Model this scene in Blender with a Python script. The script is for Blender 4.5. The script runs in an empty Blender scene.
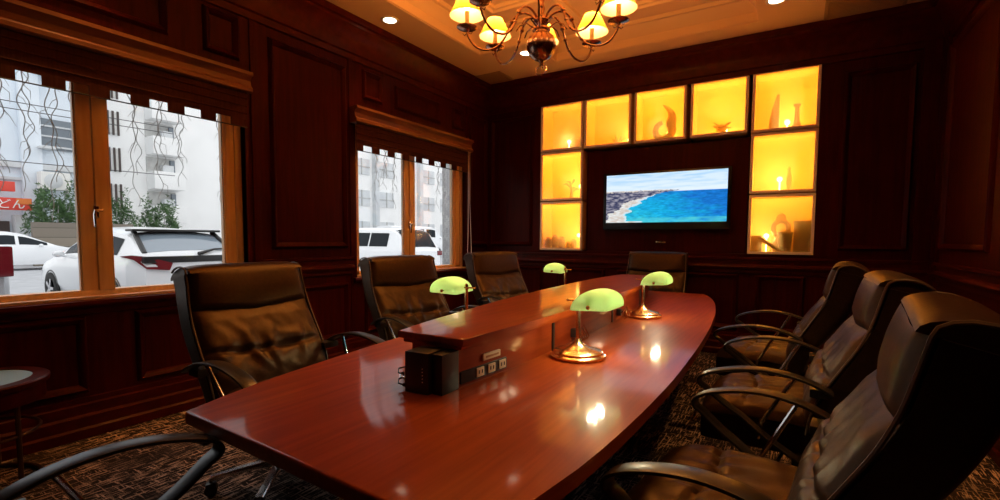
import bpy, bmesh, math, random
from mathutils import Vector, Matrix, noise
R = math.radians
PI = math.pi
SC = bpy.context.scene
COL = SC.collection
rnd = random.Random(7)

# ------------------------------------------------------------------ materials
def newmat(name):
    m = bpy.data.materials.new(name); m.use_nodes = True
    return m, m.node_tree.nodes, m.node_tree.links

def setp(b, **k):
    for n, v in k.items():
        n = n.replace('_', ' ')
        for i in b.inputs:
            if i.name.lower() == n.lower():
                i.default_value = v
                break

def plain(name, col, rough=.5, metal=0., spec=.5, coat=0., emit=None, es=0., bump=0., bscale=60.):
    m, N, L = newmat(name)
    b = N['Principled BSDF']
    setp(b, base_color=(*col, 1), roughness=rough, metallic=metal, specular_ior_level=spec, coat_weight=coat, coat_roughness=.08)
    if emit:
        setp(b, emission_color=(*emit, 1), emission_strength=es)
    if bump:
        tc = N.new('ShaderNodeTexCoord'); nz = N.new('ShaderNodeTexNoise'); bp = N.new('ShaderNodeBump')
        nz.inputs['Scale'].default_value = bscale; nz.inputs['Detail'].default_value = 4
        bp.inputs['Strength'].default_value = bump; bp.inputs['Distance'].default_value = .004
        L.new(tc.outputs['Object'], nz.inputs['Vector']); L.new(nz.outputs['Fac'], bp.inputs['Height'])
        L.new(bp.outputs['Normal'], b.inputs['Normal'])
    return m

def noisy(name, c1, c2, scale=(4, 4, 4), rough=.5, r2=None, coat=0., coatr=.06, spec=.5, detail=6, lo=.35, hi=.65, bump=0., metal=0., dist=0., tint=None):
    """two colours mixed by stretched noise (wood grain, plaster, leather)"""
    m, N, L = newmat(name)
    b = N['Principled BSDF']
    setp(b, roughness=rough, metallic=metal, specular_ior_level=spec, coat_weight=coat, coat_roughness=coatr)
    if tint: setp(b, specular_tint=(*tint, 1))
    tc = N.new('ShaderNodeTexCoord'); mp = N.new('ShaderNodeMapping'); nz = N.new('ShaderNodeTexNoise'); cr = N.new('ShaderNodeValToRGB')
    mp.inputs['Scale'].default_value = scale
    nz.inputs['Scale'].default_value = 1; nz.inputs['Detail'].default_value = detail; nz.inputs['Distortion'].default_value = dist
    cr.color_ramp.elements[0].position = lo; cr.color_ramp.elements[0].color = (*c1, 1)
    cr.color_ramp.elements[1].position = hi; cr.color_ramp.elements[1].color = (*c2, 1)
    L.new(tc.outputs['Object'], mp.inputs['Vector']); L.new(mp.outputs['Vector'], nz.inputs['Vector'])
    L.new(nz.outputs['Fac'], cr.inputs['Fac']); L.new(cr.outputs['Color'], b.inputs['Base Color'])
    if r2 is not None:
        mr = N.new('ShaderNodeMapRange'); mr.inputs['To Min'].default_value = rough; mr.inputs['To Max'].default_value = r2
        L.new(nz.outputs['Fac'], mr.inputs['Value']); L.new(mr.outputs['Result'], b.inputs['Roughness'])
    if bump:
        bp = N.new('ShaderNodeBump'); bp.inputs['Strength'].default_value = bump; bp.inputs['Distance'].default_value = .003
        L.new(nz.outputs['Fac'], bp.inputs['Height']); L.new(bp.outputs['Normal'], b.inputs['Normal'])
    return m

def emitter(name, col, s):
    m, N, L = newmat(name)
    N.remove(N['Principled BSDF'])
    e = N.new('ShaderNodeEmission'); e.inputs['Color'].default_value = (*col, 1); e.inputs['Strength'].default_value = s
    L.new(e.outputs[0], N['Material Output'].inputs['Surface'])
    return m

def pane_mat(name, tint=(1, 1, 1), refl=1.0):
    m, N, L = newmat(name)
    N.remove(N['Principled BSDF'])
    t = N.new('ShaderNodeBsdfTransparent'); t.inputs['Color'].default_value = (*tint, 1)
    g = N.new('ShaderNodeBsdfGlossy'); g.inputs['Roughness'].default_value = .02
    f = N.new('ShaderNodeLayerWeight'); f.inputs['Blend'].default_value = .5
    pw = N.new('ShaderNodeMath'); pw.operation = 'POWER'; pw.inputs[1].default_value = 5.; ad = N.new('ShaderNodeMath'); ad.operation = 'MULTIPLY_ADD'; ad.inputs[1].default_value = .5; ad.inputs[2].default_value = .025
    L.new(f.outputs['Facing'], pw.inputs[0]); L.new(pw.outputs[0], ad.inputs[0])
    mx = N.new('ShaderNodeMixShader')
    mm = N.new('ShaderNodeMath'); mm.operation = 'MULTIPLY'; mm.inputs[1].default_value = refl
    L.new(ad.outputs[0], mm.inputs[0]); L.new(mm.outputs[0], mx.inputs['Fac'])
    L.new(t.outputs[0], mx.inputs[1]); L.new(g.outputs[0], mx.inputs[2])
    L.new(mx.outputs[0], N['Material Output'].inputs['Surface'])
    return m

def shade_mat(name, col, tr=.6, spec=.1, rough=.3, lining=None):
    """translucent lamp shade: diffuse + translucent (lit by the bulb inside it)"""
    m, N, L = newmat(name)
    N.remove(N['Principled BSDF'])
    d = N.new('ShaderNodeBsdfDiffuse'); d.inputs['Color'].default_value = (*col, 1)
    t = N.new('ShaderNodeBsdfTranslucent'); t.inputs['Color'].default_value = (*col, 1)
    g = N.new('ShaderNodeBsdfGlossy'); g.inputs['Roughness'].default_value = rough
    if lining:
        ge = N.new('ShaderNodeNewGeometry'); mc = N.new('ShaderNodeMix'); mc.data_type = 'RGBA'
        for q in mc.inputs:
            if q.type == 'RGBA' and q.name == 'A': q.default_value = (*col, 1)
            if q.type == 'RGBA' and q.name == 'B': q.default_value = (*lining, 1)
        L.new(ge.outputs['Backfacing'], mc.inputs[0])
        out = [q for q in mc.outputs if q.type == 'RGBA'][0]
        L.new(out, d.inputs['Color']); L.new(out, t.inputs['Color'])
    a = N.new('ShaderNodeMixShader'); a.inputs['Fac'].default_value = tr
    b = N.new('ShaderNodeMixShader'); b.inputs['Fac'].default_value = spec
    L.new(d.outputs[0], a.inputs[1]); L.new(t.outputs[0], a.inputs[2])
    L.new(a.outputs[0], b.inputs[1]); L.new(g.outputs[0], b.inputs[2])
    L.new(b.outputs[0], N['Material Output'].inputs['Surface'])
    return m

def frosted_mat(name):
    m, N, L = newmat(name)
    N.remove(N['Principled BSDF'])
    rf = N.new('ShaderNodeBsdfRefraction'); rf.inputs['IOR'].default_value = 1.15; rf.inputs['Roughness'].default_value = .13
    g = N.new('ShaderNodeBsdfGlossy'); g.inputs['Roughness'].default_value = .15
    tl = N.new('ShaderNodeBsdfTranslucent'); tl.inputs['Color'].default_value = (1, .96, .9, 1)
    m0 = N.new('ShaderNodeMixShader'); m0.inputs['Fac'].default_value = .22
    L.new(rf.outputs[0], m0.inputs[1]); L.new(tl.outputs[0], m0.inputs[2])
    mx = N.new('ShaderNodeMixShader'); mx.inputs['Fac'].default_value = .03
    L.new(m0.outputs[0], mx.inputs[1]); L.new(g.outputs[0], mx.inputs[2])
    L.new(mx.outputs[0], N['Material Output'].inputs['Surface'])
    return m

def carpet_mat():
    m, N, L = newmat('carpet_distressed')
    b = N['Principled BSDF']; setp(b, roughness=.95, specular_ior_level=.1)
    tc = N.new('ShaderNodeTexCoord')
    def nz(scale, detail=3, rough=.6):
        mp = N.new('ShaderNodeMapping'); mp.inputs['Scale'].default_value = scale
        n = N.new('ShaderNodeTexNoise'); n.inputs['Scale'].default_value = 1; n.inputs['Detail'].default_value = detail; n.inputs['Roughness'].default_value = rough
        L.new(tc.outputs['Object'], mp.inputs['Vector']); L.new(mp.outputs['Vector'], n.inputs['Vector'])
        return n.outputs['Fac']
    def thr(v, a, c):
        mr = N.new('ShaderNodeMapRange'); mr.inputs['From Min'].default_value = a; mr.inputs['From Max'].default_value = c
        mr.clamp = True; L.new(v, mr.inputs['Value']); return mr.outputs['Result']
    def math2(op, a, c):
        q = N.new('ShaderNodeMath'); q.operation = op; L.new(a, q.inputs[0])
        if isinstance(c, float): q.inputs[1].default_value = c
        else: L.new(c, q.inputs[1])
        return q.outputs[0]
    s1 = thr(nz((85, 8, 1)), .53, .59)
    s2 = thr(nz((10, 70, 1)), .58, .63)
    big = thr(nz((2.3, 3.1, 1), 2), .38, .62)
    v = math2('MAXIMUM', s1, s2)
    v = math2('MULTIPLY', v, math2('ADD', big, .25))
    v = math2('MULTIPLY', v, thr(nz((180, 180, 1), 1), .2, .6))
    cr = N.new('ShaderNodeValToRGB')
    cr.color_ramp.elements[0].color = (.022, .016, .015, 1)
    cr.color_ramp.elements[1].color = (.72, .52, .41, 1)
    L.new(v, cr.inputs['Fac']); L.new(cr.outputs['Color'], b.inputs['Base Color'])
    return m

def brick_mat(name, c1, c2, mortar, scale, bw=.5, rh=.25):
    m, N, L = newmat(name)
    b = N['Principled BSDF']; setp(b, roughness=.9)
    tc = N.new('ShaderNodeTexCoord'); mp = N.new('ShaderNodeMapping'); mp.inputs['Rotation'].default_value = (R(90), 0, R(90))
    t = N.new('ShaderNodeTexBrick'); t.inputs['Scale'].default_value = scale
    t.inputs['Color1'].default_value = (*c1, 1); t.inputs['Color2'].default_value = (*c2, 1); t.inputs['Mortar'].default_value = (*mortar, 1)
    t.inputs['Brick Width'].default_value = bw; t.inputs['Row Height'].default_value = rh
    L.new(tc.outputs['Object'], mp.inputs['Vector']); L.new(mp.outputs['Vector'], t.inputs['Vector']); L.new(t.outputs['Color'], b.inputs['Base Color'])
    return m

M = {}
M['wall'] = noisy('mahogany_panelling', (.030, .0019, .0008), (.050, .0032, .0013), (30, 30, 2.2), rough=.46, coat=.03, coatr=.2, spec=.07, tint=(1, .6, .4), dist=.4)
M['trim'] = noisy('mahogany_trim', (.038, .0028, .0011), (.062, .0047, .0019), (14, 14, 14), rough=.40, coat=.06, coatr=.18, spec=.12, tint=(1, .6, .4))
M['table'] = noisy('mahogany_tabletop', (.23, .032, .0040), (.36, .062, .0075), (38, 2.2, 30), rough=.5, coat=.5, coatr=.085, spec=.12, dist=.3, lo=.25, hi=.75, bump=.02)
M['tablebody'] = noisy('mahogany_riser', (.22, .027, .0045), (.30, .044, .008), (30, 3, 30), rough=.5, spec=.12, coat=.4, coatr=.13, dist=.5)
M['pine'] = noisy('varnished_window_wood', (.80, .48, .20), (.90, .60, .28), (30, 30, 2.5), rough=.35, coat=.3, dist=.3)
M['pale_strip'] = plain('pale_window_seal', (.62, .42, .25), .5)
M['leather'] = noisy('dark_brown_leather', (.018, .0082, .0031), (.031, .0142, .0053), (55, 55, 55), rough=.36, r2=.48, spec=.40, tint=(1, .66, .36), bump=.18, detail=8)
M['piping'] = plain('leather_piping', (.10, .065, .045), .38)
M['black'] = plain('black_plastic', (.012, .011, .011), .38)
M['armblack'] = plain('black_armrest', (.016, .014, .013), .36, coat=.08)
M['chrome'] = plain('chrome', (.75, .72, .70), .16, 1.)
M['brass'] = plain('aged_brass', (.64, .44, .24), .24, 1.)
M['bronze'] = plain('chandelier_bronze', (.50, .29, .21), .24, 1.)
M['ceiling'] = plain('cream_ceiling_paint', (.74, .49, .28), .8, bump=.05)
M['vent'] = plain('brown_vent_paint', (.40, .24, .13), .6)
M['pelmet'] = noisy('warm_lit_pelmet_wood', (.15, .045, .014), (.21, .066, .021), (20, 3, 20), rough=.4, coat=.1)  # lighter wood tone carries the warm light falling on the pelmet
M['carpet'] = carpet_mat()
M['blind'] = noisy('dark_red_blind_fabric', (.045, .011, .006), (.065, .017, .009), (90, 90, 6), rough=.85, spec=.15)
M['pane'] = pane_mat('window_glass')
M['frost'] = frosted_mat('frosted_display_glass')
M['lit_frame'] = plain('lit_cabinet_frame', (.95, .78, .55), .5, 0.)  # pale base colour stands in for light caught by the door frames
M['amber'] = plain('amber_cabinet_lining', (.85, .55, .16), .7)
M['dark_object'] = plain('dark_glazed_ornament', (.16, .06, .02), .4)
M['wood_object'] = plain('carved_wood_ornament', (.20, .085, .03), .5)
M['green_shade'] = shade_mat('green_glass_lamp_shade', (.76, .97, .66), .64, .05, .12)
M['cream_shade'] = shade_mat('cream_pleated_lamp_shade', (.97, .62, .14), .42, 0., .3, (.96, .95, .92))
M['ivory'] = plain('ivory_candle_sleeve', (.80, .52, .20), .5)
M['white'] = plain('white_plastic', (.8, .76, .7), .4)
M['outlet'] = plain('pale_outlet_plastic', (.78, .62, .42), .4)
M['tvframe'] = plain('black_tv_frame', (.006, .006, .007), .25)
M['glass_top'] = plain('sky_tinted_glass_top', (.42, .70, .88), .15, 0, .6)  # blue base colour stands in for the sky mirrored in the glass
M['dkmetal'] = plain('dark_brown_metal', (.10, .055, .035), .35, .7)
# outdoors
M['asphalt'] = noisy('street_asphalt', (.40, .41, .43), (.50, .51, .53), (3, 3, 3), rough=.9)
M['bldg_blue'] = noisy('pale_blue_plaster', (.72, .79, .86), (.78, .84, .90), (1, 1, 1), rough=.9)
M['bldg_white'] = noisy('white_plaster', (.86, .86, .85), (.92, .92, .91), (.7, .7, .7), rough=.9)
M['bldg_warm'] = noisy('cream_plaster', (.76, .75, .72), (.84, .83, .80), (.7, .7, .7), rough=.9)
M['bldg_grey'] = noisy('grey_facade', (.58, .60, .62), (.68, .70, .71), (1, 1, 1), rough=.9)
M['win_dark'] = plain('far_window_glass', (.16, .19, .22), .15, 0, .6)
M['bars'] = plain('dark_window_bars', (.07, .05, .045), .6)
M['rust'] = plain('orange_shutter', (.45, .22, .10), .7)
M['concrete'] = noisy('grey_concrete', (.42, .42, .41), (.55, .55, .53), (2, 2, 2), rough=.9)
M['stone'] = brick_mat('stone_block_wall', (.20, .17, .14), (.27, .23, .18), (.12, .11, .09), 1.2)
M['pillarstone'] = brick_mat('grey_stone_pillar', (.30, .29, .29), (.45, .44, .43), (.22, .22, .22), 3.5)
M['leaf'] = noisy('shrub_leaf', (.035, .085, .03), (.10, .19, .06), (3, 3, 3), rough=.6)
M['bark'] = plain('twig_bark', (.40, .39, .38), .8)
M['carwhite'] = plain('white_car_paint', (.88, .90, .92), .25, 0, .5, coat=.6)
M['carsilver'] = plain('silver_car_paint', (.55, .57, .60), .3, .3, coat=.6)
M['carglass'] = plain('car_window_glass', (.03, .035, .04), .12, 0, .25)
setp(M['carglass'].node_tree.nodes['Principled BSDF'], ior=1.12)
M['rearglass'] = plain('sky_lit_rear_glass', (.22, .27, .32), .04, 0, 1.0)  # paler copy of the car glass, sky reflection put into its colour
M['tyre'] = plain('tyre_rubber', (.02, .02, .02), .8)
M['rim'] = plain('alloy_rim', (.6, .6, .62), .3, .8)
M['redlamp'] = plain('red_tail_lamp', (.17, .012, .018), .2, 0, .4, coat=.3)
M['headlamp'] = plain('clear_head_lamp', (.7, .72, .75), .1, 0, .8)
M['signred'] = plain('red_sign_panel', (.75, .07, .045), .5)
M['signorange'] = plain('orange_sign_panel', (.80, .22, .05), .5)
M['signwhite'] = plain('white_sign_panel', (.85, .84, .82), .5)
M['wire'] = plain('overhead_wire', (.06, .06, .065), .7)
M['bulb'] = emitter('warm_bulb', (1, .76, .40), 26)
M['bulb_ch'] = emitter('chandelier_bulb', (1, .66, .28), 22)
M['downlens'] = emitter('downlight_lens', (1, .82, .58), 9)

# ------------------------------------------------------------------ mesh builder
class MB:
    def __init__(self): self.bm = bmesh.new()
    def _add(self, verts, faces, mi=0, mat=None):
        vs = [self.bm.verts.new((mat @ Vector(v)) if mat else v) for v in verts]
        for f in faces:
            try:
                fc = self.bm.faces.new([vs[i] for i in f]); fc.material_index = mi
            except ValueError: pass
        return vs
    def box(self, c, s, bev=0., seg=2, mat=None, mi=0):
        b = bmesh.new(); bmesh.ops.create_cube(b, size=1)
        for v in b.verts: v.co = Vector((v.co.x*s[0], v.co.y*s[1], v.co.z*s[2]))
        if bev > 0: bmesh.ops.bevel(b, geom=b.edges[:], offset=min(bev, min(s)*.49), segments=seg, profile=.7, affect='EDGES')
        b.verts.index_update()
        T = Matrix.Translation(c)
        if mat: T = mat @ T
        vs = [T @ v.co for v in b.verts]; fs = [[v.index for v in f.verts] for f in b.faces]
        b.free(); self._add(vs, fs, mi)
        return self
    def bb(self, x0, x1, y0, y1, z0, z1, bev=0., seg=2, mi=0, mat=None):
        return self.box(((x0+x1)/2, (y0+y1)/2, (z0+z1)/2), (abs(x1-x0), abs(y1-y0), abs(z1-z0)), bev, seg, mat, mi)
    def tube(self, pts, r, n=8, closed=False, caps=True, mi=0, mat=None):
        pts = [Vector(p) for p in pts]; k = len(pts)
        rs = r if isinstance(r, (list, tuple)) else [r]*k
        rings = []; up = None; verts = []; faces = []
        for i, p in enumerate(pts):
            a = pts[(i-1) % k] if (closed or i > 0) else p
            c = pts[(i+1) % k] if (closed or i < k-1) else p
            t = (c-a)
            if t.length < 1e-9: t = Vector((0, 0, 1))
            t.normalize()
            if up is None: up = Vector((0, 0, 1)) if abs(t.z) < .9 else Vector((1, 0, 0))
            s = t.cross(up)
            if s.length < 1e-6: s = t.orthogonal()
            s.normalize(); up = s.cross(t).normalized()
            for j in range(n):
                an = 2*PI*j/n
                verts.append(p + s*math.cos(an)*rs[i] + up*math.sin(an)*rs[i])
        m = k if closed else k-1
        for i in range(m):
            for j in range(n):
                a = i*n+j; b = i*n+(j+1) % n; c = ((i+1) % k)*n+(j+1) % n; d = ((i+1) % k)*n+j
                faces.append((a, b, c, d))
        if caps and not closed:
            faces.append(tuple(range(n))[::-1]); faces.append(tuple((k-1)*n+j for j in range(n)))
        self._add(verts, faces, mi, mat); return self
    def cyl(self, p0, p1, r0, r1=None, n=16, mi=0, mat=None):
        return self.tube([p0, p1], [r0, r0 if r1 is None else r1], n, mi=mi, mat=mat)
    def lathe(self, prof, n=24, mat=None, mi=0, lobes=0, lob=0.):
        verts = []; faces = []; k = len(prof)
        for (r, z) in prof:
            for j in range(n):
                a = 2*PI*j/n
                q = r*(1+(lob*abs(math.sin(lobes*a/2)) if lobes and r > .02 else 0))
                verts.append((q*math.cos(a), q*math.sin(a), z))
        for i in range(k-1):
            for j in range(n):
                faces.append((i*n+j, i*n+(j+1) % n, (i+1)*n+(j+1) % n, (i+1)*n+j))
        if prof[0][0] > 1e-5: faces.append(tuple(range(n))[::-1])
        if prof[-1][0] > 1e-5: faces.append(tuple((k-1)*n+j for j in range(n)))
        vs = self._add(verts, faces, mi, mat)
        return self
    def prism(self, poly, z0, z1, bev=0., mat=None, mi=0, seg=3):
        b = bmesh.new(); n = len(poly)
        lo = [b.verts.new((x, y, z0)) for x, y in poly]; hi = [b.verts.new((x, y, z1)) for x, y in poly]
        b.faces.new(lo[::-1]); b.faces.new(hi)
        for i in range(n): b.faces.new((lo[i], lo[(i+1) % n], hi[(i+1) % n], hi[i]))
        if bev:
            es = [e for e in b.edges if abs(e.verts[0].co.z-e.verts[1].co.z) < 1e-6]
            bmesh.ops.bevel(b, geom=es, offset=bev, segments=seg, profile=.6, affect='EDGES')
        b.verts.index_update()
        vs = [v.co.copy() for v in b.verts]; fs = [[v.index for v in f.verts] for f in b.faces]; b.free()
        self._add(vs, fs, mi, mat); return self
    def band(self, pts, wv, th, mi=0, mat=None, closed=False):
        """rectangular strap swept along pts: width vector wv (full width), thickness th"""
        pts = [Vector(p) for p in pts]; wv = Vector(wv); k = len(pts); verts = []; faces = []
        ths = th if isinstance(th, (list, tuple)) else [th]*k
        cs = []
        for sy, sz in ((-.5, -.3), (-.5, .3), (-.38, .5), (.38, .5), (.5, .3), (.5, -.3), (.38, -.5), (-.38, -.5)): cs.append((sy, sz))
        for i, p in enumerate(pts):
            a = pts[(i-1) % k] if (closed or i > 0) else p; c = pts[(i+1) % k] if (closed or i < k-1) else p
            t = (c-a).normalized(); nn = t.cross(wv).normalized()
            for sy, sz in cs: verts.append(p + wv*sy + nn*(sz*ths[i]))
        m = k if closed else k-1
        for i in range(m):
            for j in range(8):
                faces.append((i*8+j, i*8+(j+1) % 8, ((i+1) % k)*8+(j+1) % 8, ((i+1) % k)*8+j))
        if not closed:
            faces.append(tuple(range(8))[::-1]); faces.append(tuple((k-1)*8+j for j in range(8)))
        self._add(verts, faces, mi, mat); return self
    def grid(self, nu, nv, f, mi=0, mat=None, wrap=False):
        verts = [f(i/(nu-1) if not wrap else i/nu, j/(nv-1)) for j in range(nv) for i in range(nu)]
        faces = []
        for j in range(nv-1):
            for i in range(nu if wrap else nu-1):
                faces.append((j*nu+i, j*nu+(i+1) % nu, (j+1)*nu+(i+1) % nu, (j+1)*nu+i))
        self._add(verts, faces, mi, mat); return self
    def ball(self, c, r, sc=(1, 1, 1), n=14, mat=None, mi=0):
        prof = [(r*math.sin(PI*i/10), -r*math.cos(PI*i/10)) for i in range(11)]
        prof[0] = (0.0001, -r); prof[-1] = (0.0001, r)
        T = Matrix.Translation(c) @ Matrix.Diagonal((*sc, 1))
        if mat: T = mat @ T
        return self.lathe(prof, n, T, mi)
    def quad(self, a, b, c, d, mi=0, mat=None): self._add([a, b, c, d], [(0, 1, 2, 3)], mi, mat); return self
    def frame(self, O, U, V, w, h, fw, prof, mi=0):
        """mitred moulding round a w x h rectangle at O spanned by unit U, V; prof = [(inset 0..1 of fw, height)] along normal UxV"""
        O, U, V = Vector(O), Vector(U), Vector(V); W = U.cross(V)
        verts = []; k = len(prof)
        for (cu, cv, su, sv) in ((0, 0, 1, 1), (w, 0, -1, 1), (w, h, -1, -1), (0, h, 1, -1)):
            for (t, z) in prof:
                verts.append(O + U*(cu+su*t*fw) + V*(cv+sv*t*fw) + W*z)
        faces = []
        for i in range(4):
            for j in range(k-1):
                a = i*k+j; b = ((i+1) % 4)*k+j
                faces.append((a, b, b+1, a+1))
        self._add(verts, faces, mi); return self
    def build(self, name, mat, parent=None, smooth=35., loc=None):
        bm = self.bm
        bmesh.ops.recalc_face_normals(bm, faces=bm.faces[:])
        me = bpy.data.meshes.new(name); bm.to_mesh(me); bm.free()
        for m in (mat if isinstance(mat, (list, tuple)) else [mat]): me.materials.append(m)
        if smooth:
            me.polygons.foreach_set('use_smooth', [True]*len(me.polygons))
            me.set_sharp_from_angle(angle=R(smooth))
        o = bpy.data.objects.new(name, me); COL.objects.link(o)
        if parent: o.parent = parent
        if loc: o.location = loc
        return o

def empty(name, loc=(0, 0, 0), rz=0.):
    o = bpy.data.objects.new(name, None); COL.objects.link(o)
    o.location = loc; o.rotation_euler = (0, 0, rz); o.empty_display_size = .1
    return o
def tag(o, label, cat, group=None):
    o['label'] = label; o['category'] = cat
    if group: o['group'] = group
    return o
def thing(name, label, cat, loc=(0, 0, 0), rz=0., group=None): return tag(empty(name, loc, rz), label, cat, group)
def struct(o, label=None):
    o['kind'] = 'structure'
    if label: o['label'] = label
    return o
def kids(o): return [c for c in COL.objects if c.parent == o]
KID = {}
def copy_tree(o, parent=None):
    c = o.copy(); COL.objects.link(c)
    if parent: c.parent = parent
    for ch in list(o.children): copy_tree(ch, c)
    return c
def place(proto, loc, rz, label, first):
    o = proto if first else copy_tree(proto)
    o.location = loc; o.rotation_euler = (0, 0, rz); o['label'] = label
    return o
def lamp(kind, name, loc, power, col, parent=None, size=.03, rot=None, **k):
    l = bpy.data.lights.new(name, kind); l.energy = power; l.color = col
    if kind in ('POINT', 'SPOT'): l.shadow_soft_size = size
    for a, v in k.items(): setattr(l, a, v)
    o = bpy.data.objects.new(name, l); COL.objects.link(o); o.location = loc
    if rot: o.rotation_euler = rot
    if parent: o.parent = parent
    return o

# ------------------------------------------------------------------ measures
WX, RX, BY, NY = -3.91, 1.09, 6.015, -1.6      # walls
CZ = 3.47                                      # ceiling border
PANEL = [(0, 0), (.12, .018), (.35, .030), (.6, .022), (.85, .012), (1, 0)]

# ------------------------------------------------------------------ room shell
struct(MB().bb(WX-.25, RX+.25, NY-.25, BY+.5, -.12, 0).build('floor', M['carpet'], smooth=0))

def wall_panels(mb, specs, axis, at, sgn):
    """raised panel mouldings; specs = (a0,a1,z0,z1); axis 'x' wall at X=at, inside normal sgn"""
    for (a0, a1, z0, z1) in specs:
        fw = .055
        if axis == 'x':
            if sgn > 0: O, U = (at, a0, z0), (0, 1, 0)
            else: O, U = (at, a1, z0), (0, -1, 0)
        else:
            if sgn < 0: O, U = (a0, at, z0), (1, 0, 0)
            else: O, U = (a1, at, z0), (-1, 0, 0)
        mb.frame(O, U, (0, 0, 1), a1-a0, z1-z0, fw, PANEL)

# left wall with its two window openings
W1 = (.26, 2.35); W2 = (3.52, 5.47); WZ = (.89, 2.62)
mb = MB()
T = .22
for y0, y1, z0, z1 in ((NY-.2, W1[0], 0, 3.6), (W1[1], W2[0], 0, 3.6), (W2[1], BY+.2, 0, 3.6),
                       (W1[0], W1[1], 0, WZ[0]), (W2[0], W2[1], 0, WZ[0]), (W1[0], W1[1], WZ[1], 3.6), (W2[0], W2[1], WZ[1], 3.6)):
    mb.bb(WX-T, WX, y0, y1, z0, z1)
wall_panels(mb, [(2.57, 3.40, 1.20, 3.0), (2.04, 2.32, 2.72, 3.06), (.65, 1.80, 2.74, 3.06), (3.62, 3.90, 2.74, 3.04), (4.10, 4.90, 2.74, 3.0), (5.15, 5.40, 2.74, 3.0), (5.55, 5.98, 1.2, 3.0),
                 (.20, 1.25, .29, .79), (1.52, 2.36, .29, .79), (2.57, 3.40, .29, .85), (3.62, 4.42, .29, .79), (4.62, 5.42, .29, .79), (-1.2, .05, .29, .79), (-1.2, .05, 1.2, 3.0)], 'x', WX, 1)
# flat pilaster strips beside the openings
for y in (2.44, 3.47, 5.50): mb.bb(WX, WX+.012, y-.035, y+.035, 0.3, 3.1, .004)
struct(mb.build('wall_left', M['wall'], smooth=30))

# back wall: carries the cabinet surround and the television recess
CX0, CX1, CZ0, CZ1 = -3.045, .142, 1.145, 3.105
mb = MB()
mb.bb(WX-.2, CX0, BY, BY+.45, 0, 3.6); mb.bb(CX1, RX+.2, BY, BY+.45, 0, 3.6)
mb.bb(CX0, CX1, BY, BY+.45, 0, CZ0); mb.bb(CX0, CX1, BY, BY+.45, CZ1, 3.6)
mb.bb(-2.405, -.50, BY+.10, BY+.45, CZ0, 2.44)     # recess back behind the television
mb.bb(CX0, CX1, BY+.42, BY+.45, CZ0, CZ1)
wall_panels(mb, [(-3.84, -3.16, 1.20, 3.0), (.34, .90, 1.20, 2.97), (-3.84, -3.0, .29, .92), (-2.75, -2.1, .29, .92), (-1.95, -1.3, .29, .92), (-1.15, -.55, .29, .92), (-.38, .08, .29, .92), (.30, .92, .29, .92)], 'y', BY, -1)
mb.bb(.93, 1.09, BY-.03, BY, 0, 3.2, .006)
struct(mb.build('wall_back', M['wall'], smooth=30))

mb = MB(); mb.bb(RX, RX+.2, NY-.2, BY+.2, 0, 3.6)
wall_panels(mb, [(4.45, 5.72, 1.22, 3.0), (2.9, 4.1, 1.22, 3.0), (1.4, 2.6, 1.22, 3.0), (4.45, 5.72, .29, .85), (2.9, 4.1, .29, .85), (1.4, 2.6, .29, .85), (-.3, 1.1, 1.22, 3.0)], 'x', RX, -1)
mb.bb(RX-.03, RX, 5.80, 5.985, 0, 3.2, .006)
struct(mb.build('wall_right', M['wall'], smooth=30))
mb = MB(); mb.bb(WX-.2, RX+.2, NY-.2, NY, 0, 3.6)
wall_panels(mb, [(-3.6, -2.2, .3, 3.0), (-1.9, -.5, .3, 3.0), (-.2, .9, .3, 3.0)], 'y', NY, 1)
struct(mb.build('wall_near', M['wall'], smooth=30))

# crown mouldings, chair rails, baseboards
def profile_run(name, prof, side, a0, a1, mat):
    """prof = [(out, z)] swept along a wall"""
    mb = MB(); k = len(prof); vs = []
    for a in (a0, a1):
        for (d, z) in prof:
            vs.append({'left': (WX+d, a, z), 'right': (RX-d, a, z), 'back': (a, BY-d, z), 'near': (a, NY+d, z)}[side])
    mb._add(vs, [(i, i+1, k+i+1, k+i) for i in range(k-1)] + [tuple(range(k)), tuple(range(k, 2*k))])
    return struct(mb.build(name, mat, smooth=30))
crown = [(0, 3.08), (.02, 3.085), (.02, 3.14), (.035, 3.15), (.035, 3.22), (.045, 3.27), (.075, 3.33), (.12, 3.375), (.12, 3.40), (.14, 3.41), (.14, 3.47), (0, 3.47)]
rail = [(0, .93), (.018, .935), (.018, .965), (.035, .98), (.042, 1.0), (.035, 1.02), (.018, 1.03), (.018, 1.075), (.035, 1.085), (.035, 1.105), (0, 1.11)]
sill = [(0, .80), (.015, .803), (.02, .835), (.045, .85), (.05, .865), (.045, .885), (0, .89)]
base = [(0, .26), (.014, .255), (.016, .225), (.03, .215), (.03, .155), (.045, .14), (.045, .075), (.055, .06), (.055, .004), (0, .004)]
n = 1
for side, a0, a1 in (('left', NY, BY), ('back', WX, RX), ('right', NY, BY), ('near', WX, RX)):
    profile_run('baseboard_'+side, base, side, a0, a1, M['trim'])
    profile_run('trim_%d' % n, crown, side, a0, a1, M['trim']); n += 1
    if side == 'left':
        for b0, b1 in ((NY, .20), (2.46, 3.46), (5.53, BY)):
            profile_run('trim_%d' % n, rail, side, b0, b1, M['trim']); n += 1
        profile_run('trim_%d' % n, sill, side, .2, 2.46, M['trim']); n += 1
        profile_run('trim_%d' % n, sill, side, 3.46, 5.53, M['trim']); n += 1
    else:
        profile_run('trim_%d' % n, rail, side, a0, a1, M['trim']); n += 1

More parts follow.
